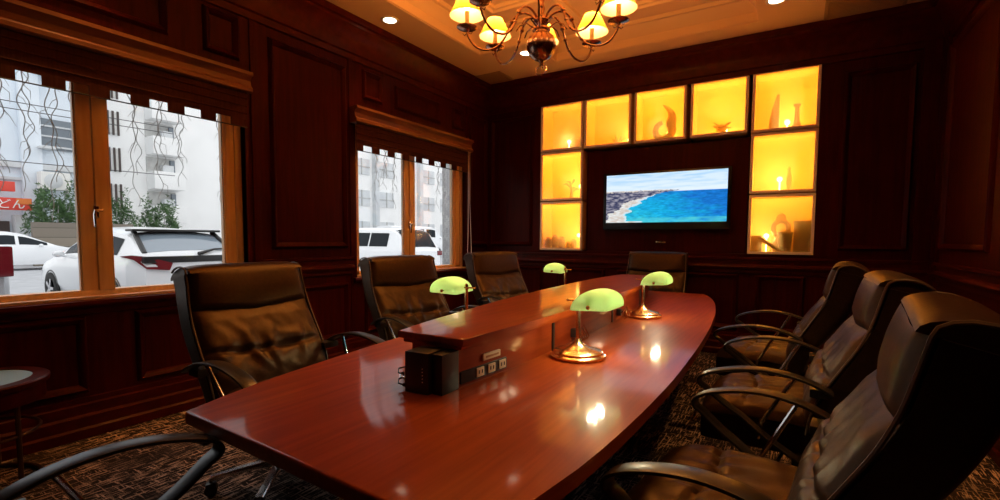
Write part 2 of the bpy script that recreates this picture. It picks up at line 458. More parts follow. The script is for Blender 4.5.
# ceiling: low border round a notched raised tray
TX0, TX1, TY0, TY1 = -3.30, .26, -.35, 5.58
NX, NYY = .67, .68
notch = [(TX0, TY0+NYY), (TX0+NX, TY0+NYY), (TX0+NX, TY0), (TX1-NX, TY0), (TX1-NX, TY0+NYY), (TX1, TY0+NYY),
         (TX1, TY1-NYY), (TX1-NX, TY1-NYY), (TX1-NX, TY1), (TX0+NX, TY1), (TX0+NX, TY1-NYY), (TX0, TY1-NYY)]
mb = MB()
ZT = 3.70
for x0, x1, y0, y1 in ((WX-.2, TX0, NY-.2, BY+.2), (TX1, RX+.2, NY-.2, BY+.2), (TX0, TX1, TY1, BY+.2), (TX0, TX1, NY-.2, TY0),
                       (TX0, TX0+NX, TY1-NYY, TY1), (TX1-NX, TX1, TY1-NYY, TY1), (TX0, TX0+NX, TY0, TY0+NYY), (TX1-NX, TX1, TY0, TY0+NYY)):
    mb.bb(x0, x1, y0, y1, CZ, ZT)
mb.bb(WX-.2, RX+.2, NY-.2, BY+.2, ZT, ZT+.1)
def inset(poly, d):
    out = []; k = len(poly)
    for i in range(k):
        p, a, b = Vector(poly[i]), Vector(poly[i-1]), Vector(poly[(i+1) % k])
        e1 = (p-a).normalized(); e2 = (b-p).normalized()
        out.append(tuple(p + Vector((-e1.y, e1.x))*d + Vector((-e2.y, e2.x))*d))
    return out
def sweep_poly(mb, poly, prof):
    rings = [[(x, y, z) for x, y in inset(poly, d)] for d, z in prof]
    k = len(poly); vs = [v for r in rings for v in r]; fs = []
    for j in range(len(prof)-1):
        for i in range(k): fs.append((j*k+i, j*k+(i+1) % k, (j+1)*k+(i+1) % k, (j+1)*k+i))
    mb._add(vs, fs)
sweep_poly(mb, notch, [(.0, 3.475), (.012, 3.478), (.018, 3.50), (.018, 3.56), (.03, 3.575), (.05, 3.61), (.09, 3.645), (.10, 3.66), (.13, 3.665), (.14, 3.70)])
sweep_poly(mb, inset(notch, .42), [(.0, 3.70), (.01, 3.672), (.035, 3.665), (.05, 3.645), (.07, 3.645), (.085, 3.665), (.11, 3.67), (.12, 3.70)])
struct(mb.build('ceiling', M['ceiling'], smooth=30))

# ------------------------------------------------------------------ windows
def window(name, y0, y1, mull, handle_y, gl):
    root = struct(empty(name, (WX, (y0+y1)/2, 0)))
    yc = (y0+y1)/2; X = -.07; z0, z1 = WZ
    a, b = y0-yc, y1-yc; m0, m1 = mull[0]-yc, mull[1]-yc
    f = MB()
    f.bb(X-.10, X, a, a+.10, z0, z1, .006); f.bb(X-.10, X, min(b-.12, b-gl*.7), b-.055, z0, z1, .006)
    f.bb(X-.05, X-.008, b-gl+.009, min(b-.12, b-gl*.7), z0, z1, .004)
    f.bb(X-.10, X, a+.02, b-.06, z0, z0+.055, .006); f.bb(X-.10, X, a, b, z1-.07, z1, .006)
    f.build('window_frame', M['pine'], root)
    s = MB(); s.bb(X-.09, X+.012, b-.055, b, z0, z1, .004); s.bb(X-.05, X-.015, b-gl, b-gl+.011, z0+.05, z1, .002)
    s.bb(X-.035, X-.008, m0-.012, m0, z0+.05, z1, .002); s.bb(X-.02, X+.075, a, b, z0-.004, z0+.018, .004)
    s.build('window_seal', M['pale_strip'], root)
    mm = (m0+m1)/2
    q = MB(); q.bb(X-.035, X, m0, mm-.006, z0+.05, z1, .008); q.bb(X-.035, X+.012, mm-.004, m1, z0+.05, z1, .010)
    q.build('mullion', M['pine'], root)
    MB().bb(X-.030, X-.024, a+.08, m0+.01, z0+.04, z1-.05).build('pane', M['pane'], root, 0)
    MB().bb(X-.030, X-.024, m1-.01, b-gl+.012, z0+.04, z1-.05).build('pane', M['pane'], root, 0)
    h = MB(); hy = handle_y-yc
    h.bb(X, X+.018, hy-.014, hy+.014, 1.42, 1.50, .006); h.cyl((X, hy, 1.47), (X+.05, hy, 1.47), .009)
    h.tube([(X+.05, hy+.02, 1.472), (X+.05, hy-.02, 1.468), (X+.048, hy-.022, 1.44), (X+.046, hy-.02, 1.36)], [.009, .010, .010, .007], 10)
    h.build('handle', M['chrome'], root)
    # inner reveal lining in varnished wood
    l = MB(); l.bb(-.07, .004, a-.03, a, z0-.02, z1, .003); l.bb(-.07, .004, b, b+.03, z0-.02, z1, .003)
    l.bb(-.06, .03, a-.03, b+.03, z0-.03, z0-.004, .006)
    l.build('reveal', M['trim'], root)
    return root
window('window_1', W1[0], W1[1], (1.270, 1.440), 1.352, .150)
window('window_2', W2[0], W2[1], (4.315, 4.495), 4.40, .204)

def blind(label, y0, y1, tabs, phase, cordy=None):
    yc = (y0+y1)/2
    root = thing('window_blind', label, 'window blind', (WX, yc, 2.185), 0, 'window blinds')
    a, b = y0-yc, y1-yc
    p = MB()
    k = [(0, .275), (.10, .275), (.115, .285), (.115, .31), (.095, .33), (.085, .37), (.10, .395), (.125, .41), (.125, .435), (0, .435)]
    n = len(k); vs = [(d, y, z) for y in (a-.03, b+.03) for d, z in k]
    p._add(vs, [(i, (i+1) % n, n+(i+1) % n, n+i) for i in range(n)] + [tuple(range(n)), tuple(range(n, 2*n))])
    p.build('pelmet', M['pelmet'], root, 30)
    f = MB(); th = .004; X = .075
    f.bb(X-th, X, a, b, .060, .28)
    edges = []
    y = y0 + phase
    ys = []
    while y < y1:
        ys.append((y, y+tabs[0])); y += tabs[0]+tabs[1]
    prev = y0
    for (h0, h1) in ys:
        if h0 > prev: f.bb(X-th, X, prev-yc, min(h0, y1)-yc, 0, .060)
        prev = h1
    if prev < y1: f.bb(X-th, X, prev-yc, b, 0, .060)
    # soft folds at the top of the cloth
    for z in (.11, .17, .23): f.cyl((X+.002, a, z), (X+.002, b, z), .006, n=8)
    f.build('scalloped_cloth', M['blind'], root, 30)
    MB().cyl((X-.002, a, 0), (X-.002, b, 0), .0045, n=8).build('hem_bar', M['black'], root)
    if cordy is not None:
        c = MB(); cy = cordy-yc
        c.tube([(.10, cy-.015, .28), (.10, cy-.015, -.3), (.10, cy-.02, -.8), (.10, cy-.03, -1.05), (.10, cy-.01, -1.17), (.10, cy+.03, -1.2), (.10, cy+.06, -1.12), (.10, cy+.05, -.9), (.10, cy+.02, -.4), (.10, cy+.02, .28)], .004, 6)
        c.build('pull_cord', M['white'], root)
    return root
blind('dark red scalloped blind over the large near window', W1[0]-.03, W1[1]-.02, (.113, .111), .06)
blind('dark red scalloped blind with a hanging white cord over the far window', W2[0]-.05, W2[1]-.02, (.118, .111), .09, 5.40)

# ------------------------------------------------------------------ lit display cabinets in the back wall
CAB = [('cabinet with a footed bowl, in the top corner nearer the windows', -3.042, -2.435, 2.475, 3.102),
       ('cabinet with a pale leaf dish, beside the bowl cabinet', -2.415, -1.808, 2.475, 3.102),
       ('cabinet with a comma-shaped vase above the television', -1.768, -1.163, 2.475, 3.102),
       ('cabinet with a small spiky ornament above the television end', -1.115, -.520, 2.475, 3.102),
       ('cabinet with a tall horn-like vase and a small bottle', -.482, .138, 2.462, 3.102),
       ('cabinet with a spindly leaf ornament, below the bowl cabinet', -3.040, -2.430, 1.815, 2.462),
       ('cabinet with a row of small brown pots', -3.040, -2.425, 1.150, 1.800),
       ('cabinet with a slender glass figurine, below the horn vase cabinet', -.480, .138, 1.805, 2.448),
       ('cabinet with a gourd bottle, two drums and a leaning stick', -.478, .140, 1.145, 1.790)]
AMB = (1.0, .47, .04)
cabs = []
for i, (lab, x0, x1, z0, z1) in enumerate(CAB):
    root = thing('display_cabinet', 'amber-lit glass-fronted display ' + lab, 'display cabinet', ((x0+x1)/2, BY, z0), 0, 'lit display cabinets round the television')
    w = (x1-x0)/2; h = z1-z0; D = .36; t = .012
    s = MB()
    s.bb(-w, -w+t, .03, D, 0, h); s.bb(w-t, w, .03, D, 0, h); s.bb(-w, w, .03, D, 0, t); s.bb(-w, w, .03, D, h-t, h); s.bb(-w, w, D-t, D, 0, h)
    s.build('lining', M['amber'], root, 0)
    f = MB(); fw = .028
    for a0, a1, b0, b1 in ((-w, w, 0, fw), (-w, w, h-fw, h), (-w, -w+fw, fw, h-fw), (w-fw, w, fw, h-fw)): f.bb(a0, a1, -.012, .03, b0, b1, .003)
    f.build('door_frame', M['lit_frame'], root, 30)
    MB().bb(-w+.02, w-.02, .006, .012, .02, h-.02).build('glass_door', M['frost'], root, 0)
    lx = (.08, .22, .06, .04, .02, .18, .16, -.03, -.14)[i]; lz = (.12, .10, .13, .10, .13, .20, .20, .17, .20)[i]
    py = .31 if i else .07
    pk = MB(); pk.ball((lx, py, lz), .02, n=12); pk.cyl((lx, py, t), (lx, py, lz), .008, n=8)
    pk.build('uplight', emitter('puck_light', (1, .72, .28), 9) if i == 0 else bpy.data.materials['puck_light'], root)
    lamp('POINT', 'cabinet_glow', (lx, py-.06 if py > .2 else py, lz), 4.2, (1, .62, .15), root, .03)
    lamp('AREA', 'cabinet_strip', (0, .055, h-.0135), 6.5, AMB, root, rot=(R(32), 0, 0), shape='RECTANGLE', size_y=.03).data.size = w*1.7
    cabs.append((root, (x0+x1)/2, z0+t))
def orn(i, name, label, cat, dx, dy, mb, mat, group=None):
    o = mb.build(name, mat, None, 35, (cabs[i][1]+dx, BY+dy, cabs[i][2])); return tag(o, label, cat, group)
m = MB(); m.lathe([(.05, 0), (.055, .01), (.075, .06), (.105, .12), (.11, .15), (.10, .15), (.09, .115), (.06, .06), (.01, .05)], 24); orn(0, 'footed_bowl', 'dark footed bowl standing in the corner display cabinet', 'bowl', .08, .22, m, M['dark_object'])
m = MB()
for k in range(7):
    a = k*.9; m.tube([(0, 0, .02), (.05*math.cos(a), .03*math.sin(a), .07), (.11*math.cos(a), .05*math.sin(a), .10+.01*k)], [.006, .018, .003], 6)
m.lathe([(.06, 0), (.05, .02), (.01, .03)], 16); orn(1, 'leaf_dish', 'pale glass dish with splayed leaves in the second upper cabinet', 'ornament', .10, .14, m, M['ivory'])
m = MB()
pts = []; rr = []
for k in range(30):
    t = k/29; a = -PI*.5 - 2*PI*.80*t + .5
    if t < .72:
        a = R(100) + R(360-40)*t/.72
        pts.append((.10*math.cos(a), 0, .135+.10*math.sin(a))); rr.append(.030+.022*t/.72)
    else:
        q = (t-.72)/.28; pts.append((.075+.035*math.sin(q*PI)-.085*q*q, 0, .20+.24*q)); rr.append(.052*(1-q)**.8+.010)
m.tube(pts, rr, 14); orn(2, 'comma_vase', 'curved comma-shaped vase with a hollow ring body above the television', 'vase', .02, .14, m, M['dark_object'])
m = MB(); m.ball((0, 0, .09), .055, (1.1, .8, .8))
for k in range(14):
    a = k*2.4; e = math.sin(k*1.7); m.tube([(0, 0, .09), (.10*math.cos(a), .05*math.sin(a), .09+.07*e)], [.02, .004], 6)
m.cyl((0, 0, 0), (0, 0, .09), .02, n=8); orn(3, 'spiky_ornament', 'small spiky dark ornament in the cabinet beside the tall vase one', 'ornament', .02, .14, m, M['dark_object'])
m = MB(); m.tube([(0, 0, 0), (.0, 0, .12), (.01, 0, .25), (.025, 0, .36), (.03, 0, .40)], [.055, .05, .034, .02, .014], 16); orn(4, 'horn_vase', 'tall tapering horn-shaped vase in the top corner cabinet', 'vase', -.10, .14, m, M['wood_object'])
m = MB(); m.lathe([(.045, 0), (.048, .03), (.028, .10), (.02, .20), (.018, .24), (.04, .27), (.035, .275), (.01, .27)], 18); orn(4, 'slim_bottle', 'small flared bottle beside the horn-shaped vase', 'bottle', .11, .14, m, M['dark_object'])
m = MB()
m.tube([(0, 0, 0), (.01, 0, .12), (-.01, 0, .24)], [.03, .02, .006], 8)
for k in range(6):
    a = k*1.05; m.tube([(0, 0, .1+.02*k), (.07*math.cos(a), .03, .15+.025*k), (.12*math.cos(a), .04*math.sin(a), .13+.03*k)], [.006, .016, .004], 6)
orn(5, 'leaf_sculpture', 'spindly leaf sculpture in the middle window-side cabinet', 'ornament', .08, .15, m, M['wood_object'])
for k, (dx, hh, r_) in enumerate(((-.24, .16, .045), (-.14, .19, .05), (-.035, .17, .05), (.06, .10, .035), (.14, .13, .04))):
    m = MB(); m.lathe([(r_*.75, 0), (r_, hh*.3), (r_*.95, hh*.8), (r_*.6, hh*.93), (r_*.65, hh), (r_*.4, hh)], 16)
    orn(6, 'small_pot', ('squat brown pot at the wall end of the lowest window-side cabinet', 'tallest brown pot, second from the wall in the lowest window-side cabinet', 'brown pot in the middle of the lowest window-side cabinet', 'shortest brown pot in the lowest window-side cabinet', 'small brown pot by the door edge of the lowest window-side cabinet')[k], 'pot', dx, .12, m, M['wood_object'], 'pots in the lowest cabinet')
m = MB(); m.lathe([(.04, 0), (.035, .01), (.02, .06), (.03, .12), (.025, .18), (.012, .22), (.02, .25), (.005, .28)], 14); orn(7, 'glass_figurine', 'slender pale figurine in the middle cabinet beside the television', 'figurine', .06, .15, m, M['ivory'])
m = MB()
m.lathe([(.07, 0), (.085, .05), (.075, .14), (.05, .19)], 20)
m.tube([(math.cos(a)*.075, 0, .27+math.sin(a)*.085) for a in [2*PI*k/24 for k in range(24)]], .026, 10, closed=True); m.lathe([(.045, .345), (.05, .37), (.04, .42), (.012, .44)], 16)
orn(8, 'ring_bottle', 'gourd bottle with a hollow ring body behind the drums', 'bottle', .0, .255, m, M['dark_object'])
m = MB(); m.lathe([(.065, 0), (.065, .012), (.058, .02), (.07, .2), (.078, .21), (.078, .23), (.06, .235)], 20); orn(8, 'small_drum', 'small wooden drum in front of the ring bottle', 'drum', .045, .102, m, M['wood_object'])
m = MB(); m.lathe([(.08, 0), (.085, .02), (.08, .30), (.088, .32), (.088, .35), (.07, .355)], 20); orn(8, 'tall_drum', 'tall dark drum against the wall end of the lowest cabinet', 'drum', .207, .13, m, M['dark_object'])
m = MB(); m.box((0, 0, .095), (.11, .09, .19), .01); orn(8, 'carved_block', 'carved wooden block beside the leaning stick', 'ornament', -.23, .15, m, M['wood_object'])
m = MB(); m.tube([(-.12, 0, .17), (.10, 0, .02)], [.022, .018], 10); orn(8, 'leaning_stick', 'thick wooden stick leaning against the carved block', 'ornament', -.085, .052, m, M['dark_object'])

# ------------------------------------------------------------------ television
tv = thing('television', 'wide wall-mounted television showing a blue bay and coast', 'television', (-1.405, BY+.10, 1.42))
m = MB(); m.bb(-.745, .745, -.075, -.03, 0, .71, .006); m.bb(-.3, .3, -.03, 0, .2, .5); m.build('casing', M['tvframe'], tv)
def tv_color(u, v):
    """u right, v up, both 0..1: sky, horizon sea, headland and beach at lower left"""
    n1 = noise.fractal(Vector((u*9, v*16, 1.7)), 1, 2, 5)
    n2 = noise.fractal(Vector((u*24, v*34, 4.2)), 1, 2, 4)
    hz = .62
    if v > hz:
        t = (v-hz)/(1-hz)
        c = Vector((.62, .76, .90)).lerp(Vector((.36, .60, .84)), t**.8)
        cl = max(0, min(1, .5+1.1*noise.fractal(Vector((u*5, v*22, 9.1)), 1, 2, 5)+.25*(1-t)))
        c = c.lerp(Vector((.80, .87, .94)), cl*.55)
    else:
        t = 1-v/hz
        deep = Vector((.010, .16, .55)); mid = Vector((.010, .36, .66)); teal = Vector((.03, .50, .62))
        s = (1-u)*.9 + t*.35 + n1*.18
        c = deep.lerp(mid, max(0, min(1, (s-.25)/.4))).lerp(teal, max(0, min(1, (s-.72)/.35)))
        c = c*(1+.35*n2)
        if v < .10: c = c.lerp(Vector((.08, .55, .62)), .5+.5*n1)
    # shore: beach curve then dark rocks
    shore = .10 + .42*max(0, (v-.05)/.6)**2.2 + .05*n1 + (.12 if v < .03 else 0) + .14*max(0, .35-v)
    if v < .66 and u < shore+.055:
        foam = Vector((.75, .80, .82)); sand = Vector((.58, .50, .44))
        c = c.lerp(foam, .75) if u > shore+.025 else sand.lerp(foam, max(0, min(1, .4+n2)))
    rock = .02 + .50*max(0, (v-.12)/.5)**2.6 + .035*n1 + .05*(v > .2)
    if .06 < v < hz+.02+.03*n2 and u < rock:
        c = Vector((.045, .05, .11)).lerp(Vector((.40, .38, .44)), max(0, min(1, .25+1.2*n2)))
    return c
nu, nv = 220, 96
me = bpy.data.meshes.new('screen')
SW, SH, SZ = .706, .595, .088
vs = [(-SW+2*SW*i/nu, -.0765, SZ+SH*j/nv) for j in range(nv+1) for i in range(nu+1)]
fs = [(j*(nu+1)+i, j*(nu+1)+i+1, (j+1)*(nu+1)+i+1, (j+1)*(nu+1)+i) for j in range(nv) for i in range(nu)]
me.from_pydata(vs, [], fs)
ca = me.color_attributes.new('picture', 'FLOAT_COLOR', 'POINT')
for j in range(nv+1):
    for i in range(nu+1):
        c = tv_color(i/nu, j/nv); ca.data[j*(nu+1)+i].color = (max(0, c.x), max(0, c.y), max(0, c.z), 1)
mt, N, L = newmat('tv_picture'); N.remove(N['Principled BSDF'])
at = N.new('ShaderNodeAttribute'); at.attribute_name = 'picture'; e = N.new('ShaderNodeEmission'); e.inputs['Strength'].default_value = 1.15
L.new(at.outputs['Color'], e.inputs['Color']); L.new(e.outputs[0], N['Material Output'].inputs['Surface'])
me.materials.append(mt)
o = bpy.data.objects.new('screen', me); COL.objects.link(o); o.parent = tv
m = MB(); m.bb(-.06, .06, 0, .012, -.012, .012, .004); m.bb(-.045, .045, -.003, 0, -.003, .003)
o = m.build('name_plate', M['brass'], None, 30, (-1.435, BY+.088, 1.268)); tag(o, 'small brass plate on the dark panel below the television', 'plate')

# ------------------------------------------------------------------ conference table with power riser
AX = lambda y: -1.11-.064*(y-1.4)
HW = [(.77, .585), (1.05, .655), (1.5, .71), (2.0, .748), (2.7, .772), (3.3, .778), (4.0, .762), (4.6, .715), (5.05, .645), (5.33, .56)]
def hw(tab, y):
    for (a, p), (b, q) in zip(tab, tab[1:]):
        if y <= b: return p+(q-p)*max(0, (y-a)/(b-a))
    return tab[-1][1]
def boat(axis, tab, n=26, tilt=0.):
    y0, y1 = tab[0][0], tab[-1][0]
    ys = [y0+(y1-y0)*i/n for i in range(n+1)]
    sm = lambda y: (hw(tab, max(y0, y-.15))+hw(tab, y)*2+hw(tab, min(y1, y+.15)))/4 if y0 < y < y1 else hw(tab, y)
    right = [(axis(y)+sm(y), y-(tilt if y == y0 else 0)) for y in ys]; left = [(axis(y)-sm(y), y) for y in ys]
    return right + left[::-1]
table = thing('conference_table', 'long boat-shaped polished mahogany conference table with a raised central power riser', 'table', (-1.2, 3.1, 0))
off = Vector((-1.2, 3.1))
def shift(poly): return [(x+1.2, y-3.1) for x, y in poly]
m = MB(); m.prism(shift(boat(AX, HW, 30, .06)), .697, .742, .010); m.build('tabletop', M['table'], table, 40)
m = MB()
inn = [(a, b-.16) for a, b in HW]; inn[0] = (.86, inn[0][1]); inn[-1] = (4.98, inn[-1][1])
m.prism(shift(boat(AX, inn, 20)), .655, .697); m.build('apron', M['tablebody'], table, 40)
for yy in (1.75, 3.1, 4.45):
    m = MB(); m.bb(AX(yy)+1.2-.28, AX(yy)+1.2+.28, yy-3.1-.22, yy-3.1+.22, .04, .66, .01); m.bb(AX(yy)+1.2-.33, AX(yy)+1.2+.33, yy-3.1-.27, yy-3.1+.27, 0, .06, .01)
    m.build('pedestal', M['tablebody'], table)
RA = lambda y: -1.17-.060*(y-1.4)
RH = [(1.40, .158), (1.8, .205), (2.2, .238), (2.6, .262), (3.2, .275), (3.9, .268), (4.5, .225), (4.95, .165)]
body = [(a, b-.045) for a, b in RH]; body[0] = (1.435, body[0][1]); body[-1] = (4.91, body[-1][1])
m = MB(); m.prism(shift(boat(RA, body, 20)), .742, .895)
m.build('riser_body', M['tablebody'], table, 40)
mid = [(a, b-.018) for a, b in RH]; mid[0] = (1.413, mid[0][1]); mid[-1] = (4.935, mid[-1][1])
m = MB(); m.prism(shift(boat(RA, mid, 22)), .892, .910, .006); m.prism(shift(boat(RA, RH, 22)), .909, .937, .008)
cap = m.build('riser_cap', M['table'], table, 40)
# joint strips and outlets on the riser's side facing the right-hand chairs
def riser_pt(y, d=0.): return Vector((RA(y)+hw(body, y)+d+1.2, y-3.1, 0))
def facing(y):
    a, b = riser_pt(y-.05), riser_pt(y+.05); t = (b-a).normalized(); return math.atan2(t.y, t.x)-PI/2
for yy in (2.18, 3.15, 4.1):
    m = MB(); m.box((0, 0, .818), (.012, .022, .15), .003, mat=Matrix.Translation(riser_pt(yy)) @ Matrix.Rotation(facing(yy), 4, 'Z')); m.build('joint_strip', M['black'], table)
T_ = Matrix.Translation(riser_pt(1.60)) @ Matrix.Rotation(facing(1.60), 4, 'Z')
m = MB(); m.box((.002, -.01, .778), (.012, .30, .046), .003, mat=T_); pl = m.build('outlet_panel', M['black'], table)
for k in range(3):
    m = MB(); m.box((.009, -.045+.075*k, .779), (.006, .046, .036), .002, mat=T_); m.box((.0125, -.055+.075*k, .780), (.002, .006, .014), mat=T_, mi=1); m.box((.0125, -.035+.075*k, .780), (.002, .006, .014), mat=T_, mi=1)
    m.build('power_outlet', [M['outlet'], M['bars']], pl)
m = MB(); m.box((.004, .035, .830), (.010, .115, .026), .003, mat=T_); m.box((.0095, .035, .830), (.003, .085, .008), .001, mat=T_, mi=1); m.build('data_plate', [M['outlet'], M['rust']], table)
pl['label'] = 'dark panel with three pale outlets'

# black connection box at the riser's near end
av = thing('connection_box', 'black electronics box with small indicator lamps at the near end of the table riser', 'electronics box', (-1.155, 1.355, .7425))
m = MB(); m.bb(-.048, .055, -.055, .055, 0, .150, .006, mat=Matrix.Rotation(R(4), 4, 'Z')); m.build('housing', M['black'], av)
m = MB(); m.bb(.06, .105, -.03, .070, 0, .146, .004); m.build('side_module', M['black'], av)
m = MB(); m.bb(-.054, -.048, -.05, -.02, .055, .085, .002); m.build('label_plate', M['outlet'], av)
for k in range(5):
    m = MB(); m.ball((.035, -.054, .045+.012*k), .0022, n=8); m.build('indicator_lamp', M['white'], av)
for k, (y, z) in enumerate(((-.03, .055), (-.02, .035), (-.03, .015), (.0, .03))):
    m = MB(); m.cyl((-.048, y, z), (-.072, y-.006, z), .007, n=10); m.tube([(-.072, y-.006, z), (-.09, y-.012, z+.004), (-.10, y, z+.016), (-.09, y+.02, z+.018), (-.06, y+.035, z+.006)], .003, 6)
    m.build('cable_plug', M['chrome'] if k % 2 else M['black'], av)

# ------------------------------------------------------------------ banker lamps
def banker(label):
    root = thing('banker_lamp', label, 'desk lamp', (0, 0, 0), 0, 'brass banker lamps with green shades')
    m = MB(); m.lathe([(.001, .0), (.126, 0), (.130, .006), (.130, .014), (.122, .020), (.116, .022), (.116, .030), (.108, .036), (.07, .044), (.045, .052), (.028, .064), (.018, .08), (.014, .088), (.001, .088)], 40)
    m.build('base', M['brass'], root)
    m = MB(); m.lathe([(.0105, .08), (.0105, .255), (.014, .258), (.014, .266), (.0105, .270), (.0105, .282), (.006, .29), (.001, .292)], 16)
    m.build('pole', M['brass'], root)
    m = MB()
    for s in (-1, 1):
        m.tube([(-.005, -s*.01, .268), (.03, s*.05, .270), (.065, s*.10, .264), (.095, s*.128, .258)], .0042, 8)
        m.ball((.097, s*.131, .258), .010, n=10)
    m.tube([(.0, 0, .268), (-.055, 0, .268)], [.005, .004], 8); m.ball((-.055, 0, .268), .007, n=8)
    m.build('yoke', M['brass'], root)
    # ribbed half-barrel glass shade, open below
    def sh(u, v):
        # u across (0 back .. 1 front), v along
        y = -1+2*v; a = PI*u
        e = max(0.0, 1-abs(y)**7)**.45
        x = -math.cos(a); z = math.sin(a)**.75
        rx = .092*(.80+.20*e); rz = .086*e*(1-.12*y*y)
        return (.092+x*rx+.010*z, y*.128, .243+z*rz+.004*x)
    m = MB(); m.grid(25, 33, sh)
    o = m.build('lamp_shade', M['green_shade'], root, 60)
    sm = o.modifiers.new('thickness', 'SOLIDIFY'); sm.thickness = .004
    m = MB(); m.tube([(.095, -.075, .272), (.095, .075, .272)], .011, 10); m.build('tube_bulb', M['bulb'], root)
    m = MB(); m.cyl((.0, 0, .268), (.095, 0, .276), .004, n=8); m.build('stem', M['brass'], root)
    m = MB(); m.cyl((.095, -.10, .272), (.095, -.075, .272), .012, n=10); m.build('bulb_holder', M['brass'], root)
    for yy in (-.05, .05): lamp('POINT', 'banker_glow', (.095, yy, .262), 3.8, (1, .84, .55), root, .02)
    return root
B0 = banker('brass banker lamp with green glass shade nearest the camera, beside the riser outlets')
for k, (x, y, rz, lab) in enumerate(((-.868, 2.124, 0, None), (-.935, 3.50, 0, 'brass banker lamp with green shade further along the chair-lined side, before the end chair'),
                                     (-1.655, 2.32, PI, 'green-shaded lamp behind the riser in front of the second window-side chair'),
                                     (-1.865, 4.22, PI, 'smallest-looking green-shaded lamp behind the far part of the riser'))):
    place(B0, (x, y, .7425), rz+R((0, 2, 12, 11)[k]), lab or B0['label'], k == 0)
# power plugs and looped leads in the riser behind the right-hand lamps
for k, (yy, lab) in enumerate(((2.42, 'cluster of plugs and leads behind the nearer brass lamp'), (3.28, 'cluster of plugs and leads before the further brass lamp'))):
    p = riser_pt(yy)
    root = thing('power_plug', lab, 'plug', (p.x-1.2, p.y+3.1, .742), facing(yy))
    m = MB(); m.bb(0, .03, -.02, .02, .03, .075, .004); m.bb(0, .022, .03, .06, .035, .065, .004); m.build('plug_body', M['black'], root)
    m = MB()
    for q in range(4): m.tube([(.03, -.015+.015*q, .05), (.055, -.03+.02*q, .065+.01*q), (.07, -.02+.03*q, .03), (.05, .03*q, .006)], .0035, 6)
    m.build('lead', M['chrome'], root)

